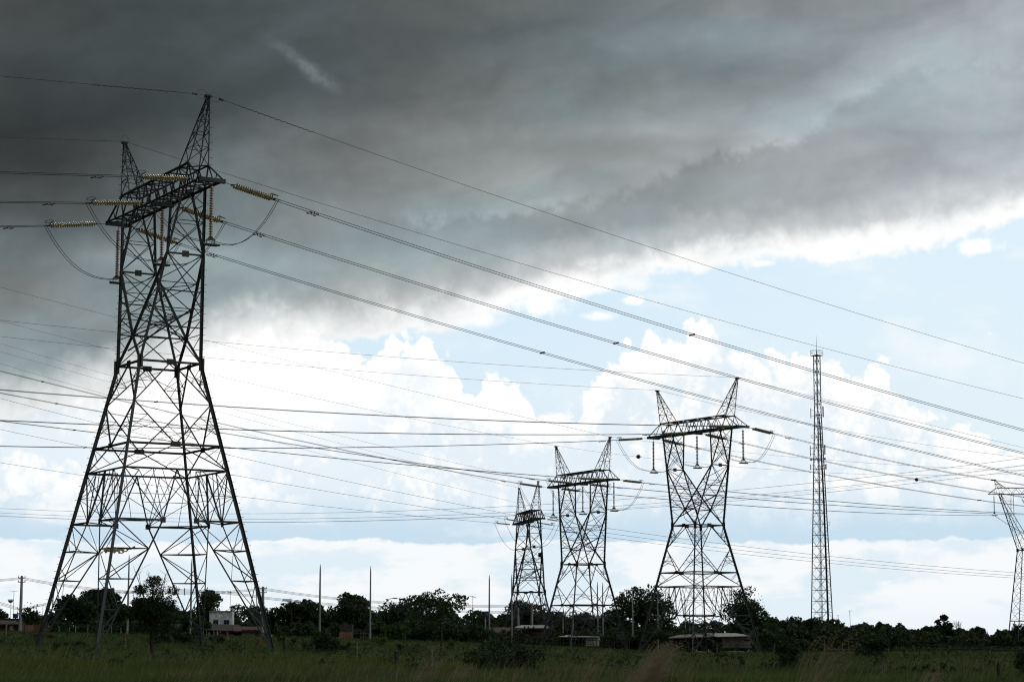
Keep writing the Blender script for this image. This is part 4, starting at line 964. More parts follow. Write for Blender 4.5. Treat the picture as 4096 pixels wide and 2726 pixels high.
SH = [ # label, x0,x1,ytop,ybase,d,mat,leaves,leafsize
 ('large dark spreading bush in the foreground, left of the middle tower foot',1880,2160,2556,2712,74,'leaf_dark',6500,.085,30),
 ('drooping bush edge on the left of the large foreground bush',1860,1990,2612,2712,72,'leaf',2200,.08,14),
 ('dark bush at the foot of the first thin pole',1255,1350,2522,2632,118,'leaf_dark',2800,.13,16),
 ('low dark bush just right of the first thin pole',1330,1400,2562,2612,125,'leaf_dark',1200,.12,9),
 ('tall weedy bush left of the first thin pole',1236,1290,2512,2600,140,'leaf',1200,.14,9),
 ('dark bush beneath the tallest tower, left of its right-hand inner leg',690,790,2510,2590,150,'leaf',2600,.15,14),
 ('ragged bush close behind the windswept tree',640,720,2530,2600,150,'leaf_dark',1400,.15,10),
 ('small bush right of the far leg of the tallest tower',840,900,2540,2590,150,'leaf',900,.14,8),
 ('yellowish bush beside the right foot of the tallest tower',1105,1135,2527,2580,150,'leaf_yel',700,.13,7),
 ('dark shrub between the thick stump post and the first thin pole',1158,1190,2548,2595,140,'leaf_dark',700,.12,7),
 ('leaning thin shrub left of the first thin pole base',1205,1250,2565,2612,120,'leaf',700,.1,7),
 ('yellowish bush against the left foot of the tallest tower',140,222,2528,2572,170,'leaf_yel',1500,.16,10),
 ('low sparse bush in the grass between two feet of the tallest tower',260,340,2562,2602,125,'leaf',900,.1,9),
 ('low weed at lower left, beside the yellowish grass',205,240,2568,2605,120,'leaf',300,.1,5),
 ('spiky dark shrub in the left foreground grass',424,506,2634,2682,72,'leaf_dark',1300,.075,10),
 ('small dark shrub right of the windswept tree',645,700,2596,2636,100,'leaf_dark',700,.08,7),
 ('banana clump with pale edges behind the sparse tree',1500,1580,2490,2565,250,'leaf',1500,.4,10),
 ('dense low thicket behind the sparse tree, left part',1560,1700,2480,2570,255,'leaf',2600,.3,16),
 ('dense low thicket behind the sparse tree, right part',1680,1880,2486,2575,252,'leaf_dark',3200,.3,18),
 ('tall dark bush under the blue water tank',1880,1960,2500,2580,248,'leaf_dark',1500,.25,10),
 ('small yellowish shrub in front of the thicket at centre',1500,1545,2548,2592,160,'leaf_yel',600,.14,6),
 ('small dark shrub with a bright side below the thicket',1588,1616,2576,2622,110,'leaf_dark',500,.1,6),
 ('leafy weed beside the sparse tree stem',1640,1680,2566,2612,140,'leaf_yel',500,.12,6),
 ('low round weed between two fence stumps at centre',1604,1634,2636,2652,92,'leaf_dark',300,.07,5),
 ('thin bush right of the sparse tree stem',1788,1840,2555,2600,150,'leaf_yel',700,.13,7),
 ('dark thicket between the middle tower and the airy tree',2490,2680,2505,2592,262,'leaf_dark',3600,.3,20),
 ('bush in front of the hut under the V-headed tower',2830,2890,2556,2606,215,'leaf_dark',1000,.2,8),
 ('dark low bushes right of the hut',3010,3130,2530,2606,235,'leaf_dark',2400,.24,14),
 ('dark thicket between the hut and the drooping shrub',3110,3260,2545,2612,225,'leaf_dark',2600,.24,14),
 ('thicket at the foot of the trees, right of the telecom mast',3260,3450,2540,2612,240,'leaf_dark',3000,.26,16),
 ('green thicket below the banana leaves',3440,3660,2545,2610,262,'leaf',3200,.28,18),
 ('green thicket below the bare twigs',3640,3860,2545,2608,266,'leaf',3200,.28,18),
 ('green thicket at the right edge of the field',3850,4130,2560,2608,268,'leaf_dark',3000,.28,18),
 ('dark weeping shrub in front of the telecom mast side of the field',3110,3196,2556,2692,80,'leaf_dark',4200,.07,22),
 ('slim dark sapling in front of the hut',2884,2912,2590,2640,150,'leaf_dark',500,.13,6),
 ('thin forked sapling below the V-headed tower',2862,2900,2612,2676,95,'leaf',260,.09,6),
 ('slim dark sapling right of the forked sapling',2948,2978,2624,2690,88,'leaf_dark',420,.08,6),
 ('yellowish low plant below the V-headed tower',2888,2910,2660,2684,85,'leaf_yel',220,.08,4),
 ('low green plant right of the saplings',3050,3094,2650,2692,84,'leaf',500,.08,6),
 ('low dark plant on the left of the saplings',2720,2748,2634,2662,100,'leaf_dark',300,.08,5),
 ('low dark plant at bottom centre-right, next to the dry clump',2690,2716,2678,2702,80,'leaf_dark',260,.08,4),
 ('small weed in the grass below the middle tower',2304,2342,2630,2652,100,'leaf',300,.09,5),
 ('bushy plant in the grass left of the dry clump',2462,2506,2638,2680,88,'leaf',500,.08,6),
 ('large dark spreading bush in the right foreground',3656,3812,2654,2732,70,'leaf_dark',4200,.075,22),
 ('low bush left of the large right foreground bush',3530,3580,2662,2692,84,'leaf_dark',600,.075,7),
 ('small round plant far right of the telecom mast',3300,3316,2646,2668,90,'leaf_dark',200,.07,4),
 ('leafy plant with fanned leaves at lower right',3872,3932,2680,2728,68,'leaf',700,.10,7),
 ('bush behind the dark pointed post at lower right',4000,4050,2680,2728,68,'leaf_yel',700,.09,7),
 ('small bush beside the termite mounds',3946,3978,2640,2668,95,'leaf_dark',400,.08,6),
 ('bush at the lower right corner of the field',4060,4140,2600,2740,66,'leaf_dark',1100,.085,12),
 ('little dark plant on the right of the dry stalks',3262,3290,2690,2728,68,'leaf_dark',260,.075,5),
 ('dark low plant at the bottom edge near the centre',1990,2150,2716,2745,64,'leaf',1600,.07,10)]
for lab, x0, x1, yt, yb, d, m, nl, lf, nc in SH:
    cat = 'bush' if x1-x0 > 42 else 'plant'
    tree('bush' if cat == 'bush' else 'small_plant', lab, cat, x0, x1, yt, yb, d, m, nl, nc, lf, airy=1 if nl < 1000 else 0, trunk=.02 if d < 130 else .05, group='bushes and plants in the field' if d < 200 else 'bushes along the far edge of the field')
# scattered minor shrubs nobody could tell apart
def scatter_scrub():
    C = []
    for _ in range(420):
        y = rnd.uniform(75, 215); x = (rnd.uniform(-200, 4300)-2048)/FOC*y; z = gz(x, y); n = rnd.randint(25, 90); s = rnd.uniform(.15, .45)
        C.append(np.array([x, y, z+s*.8])+rng.normal(size=(n, 3))*np.array([s*.8, s*.6, s*.5]))
    return link('weeds', leaf_cards('weeds', np.concatenate(C), .12, M['leaf_dark']), kind='stuff')
scatter_scrub()
def undergrowth(label, pts, d, n, m, sz):   # continuous belt of foliage behind the field, too tangled to count
    xs = np.array([p[0] for p in pts]); ys = np.array([p[1] for p in pts]); px = rng.uniform(xs[0], xs[-1], n); top = np.interp(px, xs, ys)+12*np.sin(px*.045)+7*np.sin(px*.13+1)
    y = d+rng.uniform(-6, 6, n); x = (px-2048)/FOC*y*CP; z0 = gzv(x, y); zt = (2581.5-top)/FOC*y; f = rng.random(n)**.85
    return link('undergrowth', leaf_cards('undergrowth', np.stack([x, y, z0+(zt-z0)*f], 1), sz, M[m]), kind='stuff')
undergrowth('', [(1070,2488),(1300,2470),(1500,2462),(1650,2440),(1850,2455),(2050,2462),(2300,2466),(2500,2480),(2800,2510),(3050,2492),(3250,2492),(3400,2505),(3700,2515),(3950,2535),(4250,2535)], 405, 36000, 'leaf_far', .8)
undergrowth('', [(480,2470),(560,2440),(720,2440),(800,2480),(1100,2490)], 330, 9000, 'leaf_dark', .6)
undergrowth('', [(190,2500),(500,2485),(700,2490)], 262, 9000, 'leaf_dark', .5)
undergrowth('', [(1100,2500),(1340,2500),(1500,2520)], 278, 9000, 'leaf_dark', .5)
undergrowth('', [(1400,2520),(1560,2490),(1900,2505),(2100,2535),(2450,2530),(2700,2520),(2780,2545)], 268, 20000, 'leaf_dark', .5)
undergrowth('', [(3000,2525),(3200,2505),(3450,2520),(3700,2535),(4000,2550),(4200,2550)], 276, 24000, 'leaf_dark', .5)
def bare_tree(label, px, ytop, d, spread, n=22, seed=1):
    r = random.Random(seed); b = gpt(px, d); top = ray(px, ytop, d).z-b.z; t = thing('bare_tree', label, 'tree', tuple(b)); mb = MB()
    def grow(p, dr, L, w, lvl):
        e = p+dr*L; mb.tube([p, p.lerp(e, .5)+Vector((r.gauss(0, .04), 0, r.gauss(0, .04)))*L, e], [w, w*.75, w*.5], 4)
        if lvl:
            for _ in range(3 if lvl > 1 else 2): grow(p.lerp(e, r.uniform(.55, 1)), (dr+Vector((r.gauss(0, spread), r.gauss(0, .3), r.gauss(.1, .2)))).normalized(), L*r.uniform(.45, .7), w*.5, lvl-1)
    link('trunk', MB().tube([(0, 0, -.2), (0, 0, top*.45)], [.12, .07], 6).mesh('trunk', M['bark']), t)
    for i in range(5): grow(Vector((0, 0, top*.42)), Vector((r.uniform(-.8, .8), r.uniform(-.3, .3), 1)).normalized(), top*.26, .045, 4)
    link('branches', mb.mesh('branches', M['bark']), t)
bare_tree('bare grey twigs of a leafless tree above the mound near the right edge', 3850, 2462, 300, .42, seed=4)
bare_tree('small leafless tree with fine twigs, last before the right-edge tower', 3925, 2512, 310, .4, seed=9)
# palms and banana leaves
def frond(mb, base, dr, L, w, droop, n=8):
    side = dr.cross(Vector((0, 0, 1))).normalized(); pts = []
    for i in range(n+1): t_ = i/n; pts.append(base+dr*L*t_+Vector((0, 0, -droop*t_*t_*L)))
    for i in range(n):
        for s in (-1, 1):
            for q in range(3):
                a = pts[i].lerp(pts[i+1], q/3); b_ = pts[i].lerp(pts[i+1], q/3+.22); tip = a+side*s*w*(1-abs(i/n-.4))+Vector((0, 0, -w*.5))+(b_-a)*1.2
                mb.quad(a, b_, tip)
def palm(label, px, ytop, d, L=1.8, seed=1):
    r = random.Random(seed); b = gpt(px, d); H = ray(px, ytop, d).z-b.z; t = thing('palm_tree', label, 'palm', tuple(b))
    link('trunk', MB().tube([(0, 0, -.2), (.1, 0, H*.5), (0, 0, H-L*.5)], [.15, .12, .1], 7).mesh('trunk', M['bark']), t)
    for i in range(11):
        a = i*2.4; up = r.uniform(.5, 1.3); mb = MB(); frond(mb, Vector((0, 0, H-L*.5)), Vector((math.cos(a)+.45, math.sin(a)*.6, up)).normalized(), L, .42, .55); link('frond', mb.mesh('frond', M['leaf_dark']), t)
palm('palm crown blown to the right above the wide dark tree', 1162, 2382, 282, 2.3, 3)
palm('small palm top beside the white house', 938, 2432, 345, 2.0, 6)
def banana(label, px, ytop, d, n, seed, lean=.5):
    r = random.Random(seed); b = gpt(px, d); H = ray(px, ytop, d).z-b.z; t = thing('banana_plant', label, 'banana plant', tuple(b)); L = H*.42
    link('stem', MB().tube([(0, 0, -.1), (0, 0, H*.6)], [.14, .09], 7).mesh('stem', M['leaf']), t)
    for i in range(n):
        a = r.uniform(-.9, .9)+lean; mb = MB(); p0 = Vector((0, 0, H*.56)); dr = Vector((math.sin(a), r.uniform(-.4, .4), math.cos(a))).normalized(); pts = [p0+dr*L*k/6+Vector((0, 0, -.25*L*(k/6)**2)) for k in range(7)]; sd_ = Vector((dr.z, 0, -dr.x)).normalized()
        for k in range(6):
            w0, w1 = .32*math.sin(math.pi*(k/6*.85+.08)), .32*math.sin(math.pi*((k+1)/6*.85+.08)); k0 = .75 if r.random() < .5 else .95
            mb.quad(pts[k], pts[k+1]*1, pts[k]+(pts[k+1]-pts[k])*k0+sd_*w1, pts[k]+sd_*w0); mb.quad(pts[k], pts[k]-sd_*w0, pts[k]+(pts[k+1]-pts[k])*k0-sd_*w1, pts[k+1])
        link('banana_leaf', mb.mesh('banana_leaf', M['leaf']), t)
for i, (lab, px, yt, d, n, ln) in enumerate([('tallest banana plant with torn leaves pointing up right of the mast',3505,2462,282,9,.75),('banana plant with drooping leaves left of the tallest one',3480,2478,283,8,.3),('banana plant low in front of the centre thicket, left one',1540,2488,246,7,.2),('banana plant low in front of the centre thicket, right one',1620,2490,246,7,.2),('banana plants ragged top behind the right tree of the V-headed tower',3082,2466,285,8,.4)]):
    banana(lab, px, yt, d, n, i+3, ln)
# dry grass clumps
def dry_clump(label, px0, px1, ytop, d, n, lean, w=.012, heads=True, seed=2):
    r = np.random.default_rng(seed); b = gpt((px0+px1)/2, d); t = thing('dry_grass_clump', label, 'grass clump', tuple(b)); H = ray(px0, ytop, d).z-b.z; Wd = (px1-px0)/FOC*d
    mb = MB()
    for i in range(n):
        x = r.uniform(-.5, .5)*Wd*.55; y = r.normal()*.25; h = H*1.22*(.45+.55*r.random()); l = lean*h*(.5+r.random()*.8); p = [Vector((x+l*t_**1.8, y+.1*t_, h*(t_-.22*t_**3))) for t_ in (0, .35, .65, .85, 1.)]
        q = Vector((w, 0, 0)); 
        for k in range(4): a = q*(1-k*.2); c = q*(1-(k+1)*.2); mb.quad(p[k]-a, p[k]+a, p[k+1]+c, p[k+1]-c)
        if heads and r.random() < .7:
            for s in range(3): e = p[3].lerp(p[4], s/2.5)+Vector((r.normal()*.01, 0, r.normal()*.01)); mb.quad(e, e+Vector((.01, .003, .007)), e+Vector((.035, .0, -.012)), e+Vector((.008, -.003, -.005)))
    link('stems', mb.mesh('stems', M['straw']), t, kind='stuff')
dry_clump('dense brown clump of dry grass blown right, at bottom centre-right', 2500, 2640, 2542, 44, 520, .42, .0035, seed=3)
dry_clump('brown dry grass stems in front of the dense brown clump', 2440, 2560, 2600, 41, 130, .5, .003, seed=8)
dry_clump('tall pale dry stalks bending right, in front of the telecom mast', 3110, 3320, 2475, 34, 55, .40, .0035, seed=4)
dry_clump('sparse dry stalks left of the large foreground bush', 1610, 1760, 2560, 52, 50, .55, .0035, seed=5)
dry_clump('few thin dry stalks between the large bush and the dense clump', 2230, 2420, 2570, 52, 40, .4, .003, seed=6)
dry_clump('reddish dry stalks in front of the right foreground bush', 3640, 3780, 2640, 50, 50, .4, .004, seed=7)
dry_clump('dry stalks at the lower left of the large foreground bush', 1780, 1860, 2640, 55, 60, .4, .004, seed=12)

# ------------------------------------------------------------------ posts, poles, fences
def post(label, px, yt, d, w=.07, m='wood_dark', lean=0., below=.6, tip=False):
    b = gpt(px, d); H = ray(px, yt, d).z-b.z; mb = MB(); r = w
    mb.tube([(0, 0, -.3), (lean*.3*H+.01, 0, H*.4), (lean*.75*H-.008, .01, H*.75), (lean*H, 0, H)], [r*1.08, r, r*.95, r*(.9 if not tip else .25)], 7)
    o = link('fence_post', mb.mesh('fence_post', M[m])); o.location = b; return tag(o, label, 'post', 'old fence posts in the field')
POSTS = [('leaning pale fence post at the far left edge',20,2487,150,.06,'wood',.06),('thin dark fence post left of the tallest tower\'s near leg',270,2506,155,.04,'wood_dark',0),('thin post right of the tallest tower\'s left legs',381,2506,170,.04,'wood_dark',.02),
 ('brown short post beside the white spike pole under the tallest tower',500,2528,125,.055,'wood_red',0),('post with a crossboard behind the windswept tree',672,2530,150,.07,'wood_dark',0),
 ('short dark post between the two right-hand feet of the tallest tower',852,2558,118,.045,'wood_dark',0),('taller thin dark post right of the short one under the tallest tower',979,2548,108,.035,'wood_dark',.02),('thick dark stump post behind the concrete block',1136,2545,118,.09,'wood_dark',0),
 ('leaning post in front of the orange wall, left one',884,2528,190,.05,'wood_dark',-.12),('pale leaning post in front of the orange wall, right one',912,2524,195,.06,'wood',-.1),
 ('mid-field post left of the three stumps in a row',1425,2567,92,.075,'wood',.0),('stubby dark post, second of the row in mid-field',1586,2604,84,.09,'wood_dark',0),('squared pale post with a reddish foot, third of the row',1725,2594,80,.075,'wood',0),('thin stick post right of the squared pale one',1813,2612,78,.028,'wood',0),
 ('reddish post standing in the large foreground bush',2110,2632,70,.055,'wood_dark',0),('dark pointed post at lower right',3995,2641,58,.055,'wood_dark',.02),
 ('dark forked fence post right of the small round tree',3620,2597,150,.10,'wood_dark',0),('whitish leaning post left of the forked one',3603,2605,158,.06,'wood',0),
 ('slim post at the left end of the rail fence',3679,2600,165,.045,'wood_dark',0),('second post of the rail fence',3738,2600,160,.06,'wood_dark',0),('thick third post of the rail fence',3772,2600,162,.065,'wood_dark',0),('fourth post of the rail fence',3796,2604,168,.045,'wood_dark',0),('fifth post of the rail fence',3828,2606,170,.04,'wood_dark',0),('post near the right end of the rail fence',3955,2598,150,.055,'wood_dark',-.04),
 ('thin post in the bean crop below the V-headed tower, left one',2870,2574,205,.05,'wood',-.05),('thin post in the bean crop below the V-headed tower, middle one',2952,2574,205,.05,'wood_dark',0),('thin post in the bean crop below the V-headed tower, right one',3020,2575,205,.05,'wood_dark',0),('pale post at the right corner of the bean crop',3097,2572,200,.04,'wood',0),
 ('dark thin post behind the left part of the field',145,2517,200,.06,'wood_dark',0),('thin post in front of the dark clump at left',570,2520,200,.04,'wood_dark',0)]
for lab, px, yt, d, w, m, ln in POSTS: post(lab, px, yt, d, w, m, ln, tip='pointed' in lab)
for i, (pa, pb) in enumerate([(852, 979), (979, 1136)]):
    pass
# rail fence: poles laid between the posts
rf = thing('rail_fence', 'low fence of rough wooden rails crossing the field at right', 'fence', tuple(gpt(3800, 163)))
for k, (a, b, h) in enumerate([(3676, 3800, .95), (3676, 3800, .72), (3795, 3960, .9), (3795, 3960, .68), (3955, 4100, .85), (3955, 4100, .62)]):
    P0, P1 = gpt(a, 163)+Vector((0, 0, h)), gpt(b, 163)+Vector((0, 0, h-.04)); base = rf.location; link('rail', MB().tube([P0-base, lp(P0, P1, .5)-base+Vector((0, 0, -.04)), P1-base], [.05, .045, .035], 6).mesh('rail', M['wood_dark']), rf)
# barbed wires between the mid-field posts
for i, (a, da, b, db, lab) in enumerate([(1425, 92, 1586, 84, 'barbed wire from the leftmost mid-field post to the stubby one'), (1586, 84, 1725, 80, 'barbed wire from the stubby post to the squared pale one')]):
    P0, P1 = gpt(a, da)+Vector((0, 0, .95)), gpt(b, db)+Vector((0, 0, .9)); o = link('barbed_wire', MB().tube([lp(P0, P1, k/8)-P0-Vector((0, 0, .12*math.sin(math.pi*k/8))) for k in range(9)], .006, 4).mesh('barbed_wire', M['thin'])); o.location = P0; tag(o, lab, 'wire', 'barbed wires')
# far stick fence and brushwood
def stick_fence(label, x0, x1, d, n, h, m, seed, rails=2):
    r = random.Random(seed); t = thing('stick_fence', label, 'fence', tuple(gpt((x0+x1)/2, d))); base = t.location
    for i in range(n):
        b = gpt(x0+(x1-x0)*(i+r.uniform(-.2, .2))/max(n-1, 1), d)-base; hh = h*r.uniform(.85, 1.2)
        link('stake', MB().tube([b-Vector((0, 0, .2)), b+Vector((r.gauss(0, .05), 0, hh))], [.05, .035], 5).mesh('stake', M[m]), t)
    for k in range(rails):
        P0, P1 = gpt(x0, d)-base, gpt(x1, d)-base; z = Vector((0, 0, h*(.45+.4*k))); link('rail', MB().tube([P0+z, lp(P0, P1, .5)+z*.97, P1+z], .035, 5).mesh('rail', M[m]), t)
stick_fence('dark brushwood fence at the feet of the two narrower towers', 2120, 2520, 255, 34, 1.3, 'wood_dark', 1, 4)
stick_fence('fence of thin grey stakes behind the centre grass', 1440, 1520, 262, 8, 1.1, 'wood', 2)
stick_fence('fence of pale stakes under the dark clump at left', 240, 480, 245, 8, .9, 'conc', 3, 0)
stick_fence('fence of thin stakes right of the sparse tree', 1880, 2120, 250, 12, 1.2, 'wood_dark', 4)
stick_fence('pale corral rails right of the hut', 3012, 3100, 240, 6, 1.3, 'wood', 6, 3)
stick_fence('white pipe gate fence in front of the orange house', 800, 880, 282, 7, 1.0, 'conc', 7, 1)
stick_fence('thin grey stakes along the right part of the bean crop', 3300, 3560, 215, 9, 1.3, 'wood', 8, 1)
# slender tapered spike poles
def spike(label, px, yt, d, yb=None, lean=0., w=.11, m='conc'):
    b = gpt(px, d); H = ray(px, yt, d).z-b.z; o = link('spike_pole', MB().tube([(0, 0, -.3), (lean*.5, 0, H*.5), (lean*.93, 0, H*.93), (lean, 0, H)], [w*.62, w*.52, w*.36, w*.12], 8).mesh('spike_pole', M[m])); o.location = b
    tag(o, label, 'pole', 'slender tapered spike poles'); return o
for a in [('tall thin spike pole with its foot in a dark bush, right of the tallest tower',1277,2255,128,.12),('thin spike pole rising from behind the dark rounded tree, left of centre',1480,2262,255,.2),('lone spike pole right of the blue water tank',1957,2297,262,.2),('spike pole seen against the left legs of the smallest tower',2047,2294,262,.18),
          ('spike pole inside the legs of the middle tower, left of a close pair',2391,2326,265,.17),('spike pole inside the legs of the middle tower, right of a close pair',2412,2329,268,.17),('spike pole in front of the left side of the airy tree',2531,2345,262,.18),('spike pole in front of the right side of the airy tree',2632,2372,262,.17),
          ('shorter spike pole just left of the V-headed tower\'s near leg',2742,2375,300,.17),('short spike pole, second left of the V-headed tower\'s near leg',2760,2430,300,.14),('pale spike pole standing under the left part of the tallest tower',509,2216,240,.2),('spike pole standing under the right part of the tallest tower',761,2232,245,.2),
          ('shorter spike pole between the smallest and the middle tower',2252,2440,300,.15)]:
    spike(a[0], a[1], a[2], a[3], w=a[4])
# town power line: concrete poles with sagging bundles at two levels
def upole(label, px, yt, d, w=.16, arms=True, lamp=False):
    b = gpt(px, d); H = ray(px, yt, d).z-b.z; t = thing('utility_pole', label, 'utility pole', tuple(b), 0, 'concrete utility poles')
    link('pole', MB().tube([(0, 0, -.3), (0, 0, H*.5), (0, 0, H)], [w*1.15, w*.95, w*.7], 8).mesh('pole', M['conc']), t)
    if arms:
        for h in (H-.25, H-.75, H-4.0, H-4.5):
            link('crossarm', MB().box((0, 0, h), (.9, .1, .1)).mesh('crossarm', M['wood_dark']), t)
            for x in (-.4, .4): o = link('pin_insulator', MB().lathe([(.03,0),(.06,.05),(.05,.12),(.02,.18)], 7).mesh('pin_insulator', M['porc']), t); o.location = (x, 0, h+.05)
    if lamp:
        link('lamp_arm', MB().tube([(0, 0, H-.8), (.9, 0, H+.8), (1.9, 0, H+1.9), (2.5, 0, H+2.0)], .05, 6).mesh('lamp_arm', M['mast']), t)
        link('lamp_head', MB().box((2.7, 0, H+2.0), (.6, .25, .14)).mesh('lamp_head', M['mast']), t)
    return Vector((b.x, b.y, b.z+H))
UP = [upole('concrete utility pole with two levels of wires at far left', 80, 2301, 262, .2), upole('thick utility pole just inside the right leg of the tallest tower', 1049, 2344, 272, .22),
      upole('utility pole rising behind the smallest tower', 2127, 2410, 285, .2), upole('pale stout pole behind the left leg of the smallest tower', 2072, 2428, 290, .22, False), upole('thin street pole with a curved lamp arm, under the second spike pole', 1497, 2452, 285, .1, False, True),
      upole('small pole with a tee top near the middle tower', 2292, 2440, 300, .12)]
def bundle(label, A, B, mid, n=3, m='thin', r=.02):
    t = thing('overhead_cables', label, 'cables', tuple(A), 0, 'street cables sagging between the utility poles'); P = span(A, B, mid, 1., 24)
    for i in range(n):
        off = Vector((0, (i-1)*.35, (i-1)*.13)); link('wire', MB().tube([p-A+off for p in P], r, 4).mesh('wire', M[m]), t)
    for k in (8, 9, 15, 16):
        p = P[k]-A; link('cable_spacer', MB().tube([p+Vector((0, 0, -.22)), p+Vector((0, 0, .30))], .06, 5).mesh('cable_spacer', M['fit']), t)
up = lambda i, dz: UP[i]+Vector((0, 0, dz))
bundle('upper street cables left of the tallest tower, reaching the frame edge', up(0, -.5), ray(-500, 2330, 262), None) if 0 else bundle('upper street cables from the far left pole out of the frame', up(0, -.3), ray(-600, 2318, 258), (-200, 2330))
bundle('lower street cables from the far left pole out of the frame', up(0, -4.1), ray(-600, 2355, 258), (-200, 2368))
bundle('upper street cables sagging behind the tallest tower', up(0, -.3), up(1, -.3), (374, 2354)); bundle('lower street cables sagging behind the tallest tower', up(0, -4.1), up(1, -1.4), (374, 2381))
bundle('upper street cables sagging from the tallest tower\'s right leg to the smallest tower', up(1, -.3), up(2, -.3), (1500, 2406)); bundle('lower street cables sagging from the tallest tower\'s right leg to the smallest tower', up(1, -1.4), up(2, -1.2), (1470, 2427))
bundle('upper street cables sagging right behind the middle tower', up(2, -.3), ray(2520, 2452, 300), (2250, 2450)); bundle('lower pale street cables sagging right behind the middle tower', up(2, -1.2), ray(2520, 2458, 300), (2250, 2466))

# ------------------------------------------------------------------ telecom mast
def mast():
    d = 350.; b = gpt(3290.5, d); t = thing('telecom_mast', 'slender lattice telecom mast with antennas and a railed platform on top', 'telecom mast', tuple(b), R(40)); H = ray(3262, 1422, d).z-b.z
    s = lambda h: (.74+ (0 if h > H*.80 else (H*.80-h)/(H*.80)*1.86))/math.sqrt(2)*1.0
    cs = [(-1,-1),(1,-1),(1,1),(-1,1)]; P = lambda c, h: Vector((c[0]*s(h)*.72, c[1]*s(h)*.72, h))
    for c in cs:
        bar('leg', P(c, 0), P(c, H*.8), .13, t, (c[0], c[1], 0), 'mast'); bar('leg', P(c, H*.8), P(c, H), .11, t, (c[0], c[1], 0), 'mast')
    n = 27; hs = [H*i/n for i in range(n+1)]
    for i in range(n):
        for k in range(4):
            p, q = cs[k], cs[(k+1) % 4]; out = Vector(((p[0]+q[0])/2, (p[1]+q[1])/2, 0))
            bar('diagonal_brace', P(p, hs[i]), P(q, hs[i+1]), .055, t, out, 'mast'); bar('diagonal_brace', P(q, hs[i]), P(p, hs[i+1]), .055, t, out*.9, 'mast')
            hm = (hs[i]+hs[i+1])/2; bar('strut', P(p, hm), P(q, hm), .055, t, (0, 0, 1), 'mast')
    link('cable_run', MB().box((.30, .1, 0), (.01, .01, .01)).tube([(1.0, -.55, 0), (.62, -.36, H*.5), (.35, -.1, H*.75), (.22, -.02, H*.80)], [.17, .15, .12, .07], 6).mesh('cable_run', M['cable']), t)
    lad = MB()
    for x in (-.2, .2): lad.tube([(x*.8+.2, .5, 0), (x*.7+.1, .1, H)], .025, 4)
    for i in range(90): h = H*i/90; f = i/90; lad.tube([(-.16+.2-.1*f, .5-.4*f, h), (.16+.2-.1*f, .5-.4*f, h)], .015, 3)
    link('ladder', lad.mesh('ladder', M['mast']), t, kind='stuff')
    pl = MB().box((0, 0, H+.02), (1.45, 1.45, .1)); link('platform', pl.mesh('platform', M['mast']), t)
    rl = MB(); q = .72
    for c in cs:
        rl.tube([(c[0]*q, c[1]*q, H), (c[0]*q, c[1]*q, H+.85)], .03, 5)
        c2 = cs[(cs.index(c)+1) % 4]
        for hh in (.45, .85): rl.tube([(c[0]*q, c[1]*q, H+hh), (c2[0]*q, c2[1]*q, H+hh)], .025, 4)
    link('railing', rl.mesh('railing', M['mast']), t); link('lightning_rod', MB().tube([(0, 0, H), (0, 0, H+1.6), (0, 0, H+3.4)], [.04, .03, .012], 5).mesh('lightning_rod', M['mast']), t)
    rz = -R(40)
    def ant(px0, px1, y0, y1, dy=0., m='antenna', th=.18):
        A, B = ray(px0, y0, d), ray(px1, y1, d); w = abs(px1-px0)/FOC*d; c = Vector(((A.x+B.x)/2, d+dy, (A.z+B.z)/2)); lc = Matrix.Rotation(-R(40), 3, 'Z') @ (c-b)
        mb = MB(); mb.box((0, 0, 0), (max(w, .08), th, abs(A.z-B.z)), None)
        sg = 1 if c.x < ray(3275, 1700, d).x else -1
        for zz in (-.3, .3): mb.tube([(0, 0, zz*abs(A.z-B.z)), (sg*.75, 0, zz*abs(A.z-B.z)*.9)], .03, 4)
        o = link('antenna', mb.mesh('antenna', M[m]), t); o.location = lc; o.rotation_euler = (0, 0, -R(40))
    for a in [(3242,3244.5,1632,1672),(3290,3294.5,1624,1667),(3240,3242.5,1782,1824),(3297,3301.5,1778,1817),(3241,3247,1833,1841),(3297,3303,1830,1838),(3241,3243.5,1856,1878),(3301,3306,1855,1876),(3272,3278,1835,1842),(3273,3278,1860,1876)]: ant(*a)
    for (x0, x1, y0, y1) in [(3245,3252,1740,1752),(3310,3318,2086,2100)]:
        A, B = ray(x0, y0, d), ray(x1, y1, d); pts = [Vector((A.x, d, A.z)), Vector((B.x, d, A.z)), Vector((B.x, d, B.z)), Vector((A.x, d, B.z)), Vector((A.x, d, A.z))]
        link('bracket', MB().tube([Matrix.Rotation(-R(40), 3, 'Z') @ (p-b) for p in pts], .03, 4).mesh('bracket', M['mast']), t)
mast()

# ------------------------------------------------------------------ houses
def wall_at(px0, px1, yt, yb, d, depth, m, mb=None):
    """box whose front face covers the given pixels at distance d"""
    A, B = ray(px0, yt, d), ray(px1, yb, d); return Vector(((A.x+B.x)/2, d+depth/2, (A.z+B.z)/2)), (abs(B.x-A.x), depth, abs(A.z-B.z))
def part_box(name, par, px0, px1, yt, yb, d, depth, m, **kw):
    c, s_ = wall_at(px0, px1, yt, yb, d, depth, m); o = link(name, MB().box((0, 0, 0), s_).mesh(name, M[m]), par); o.location = c-(par.location if par else Vector()); return o
def window(par, px0, px1, yt, yb, d, mull=1, grid=False):
    f = part_box('window', par, px0, px1, yt, yb, d-.06, .12, 'frame'); A, B = ray(px0, yt, d), ray(px1, yb, d); w, h = B.x-A.x, A.z-B.z
    n = mull+1
    for i in range(n): o = link('pane', MB().box((0, 0, 0), (w/n-.1, .02, h-.14)).mesh('pane', M['pane']), f); o.location = ((i+.5)*w/n-w/2, -.075, 0)
    return f
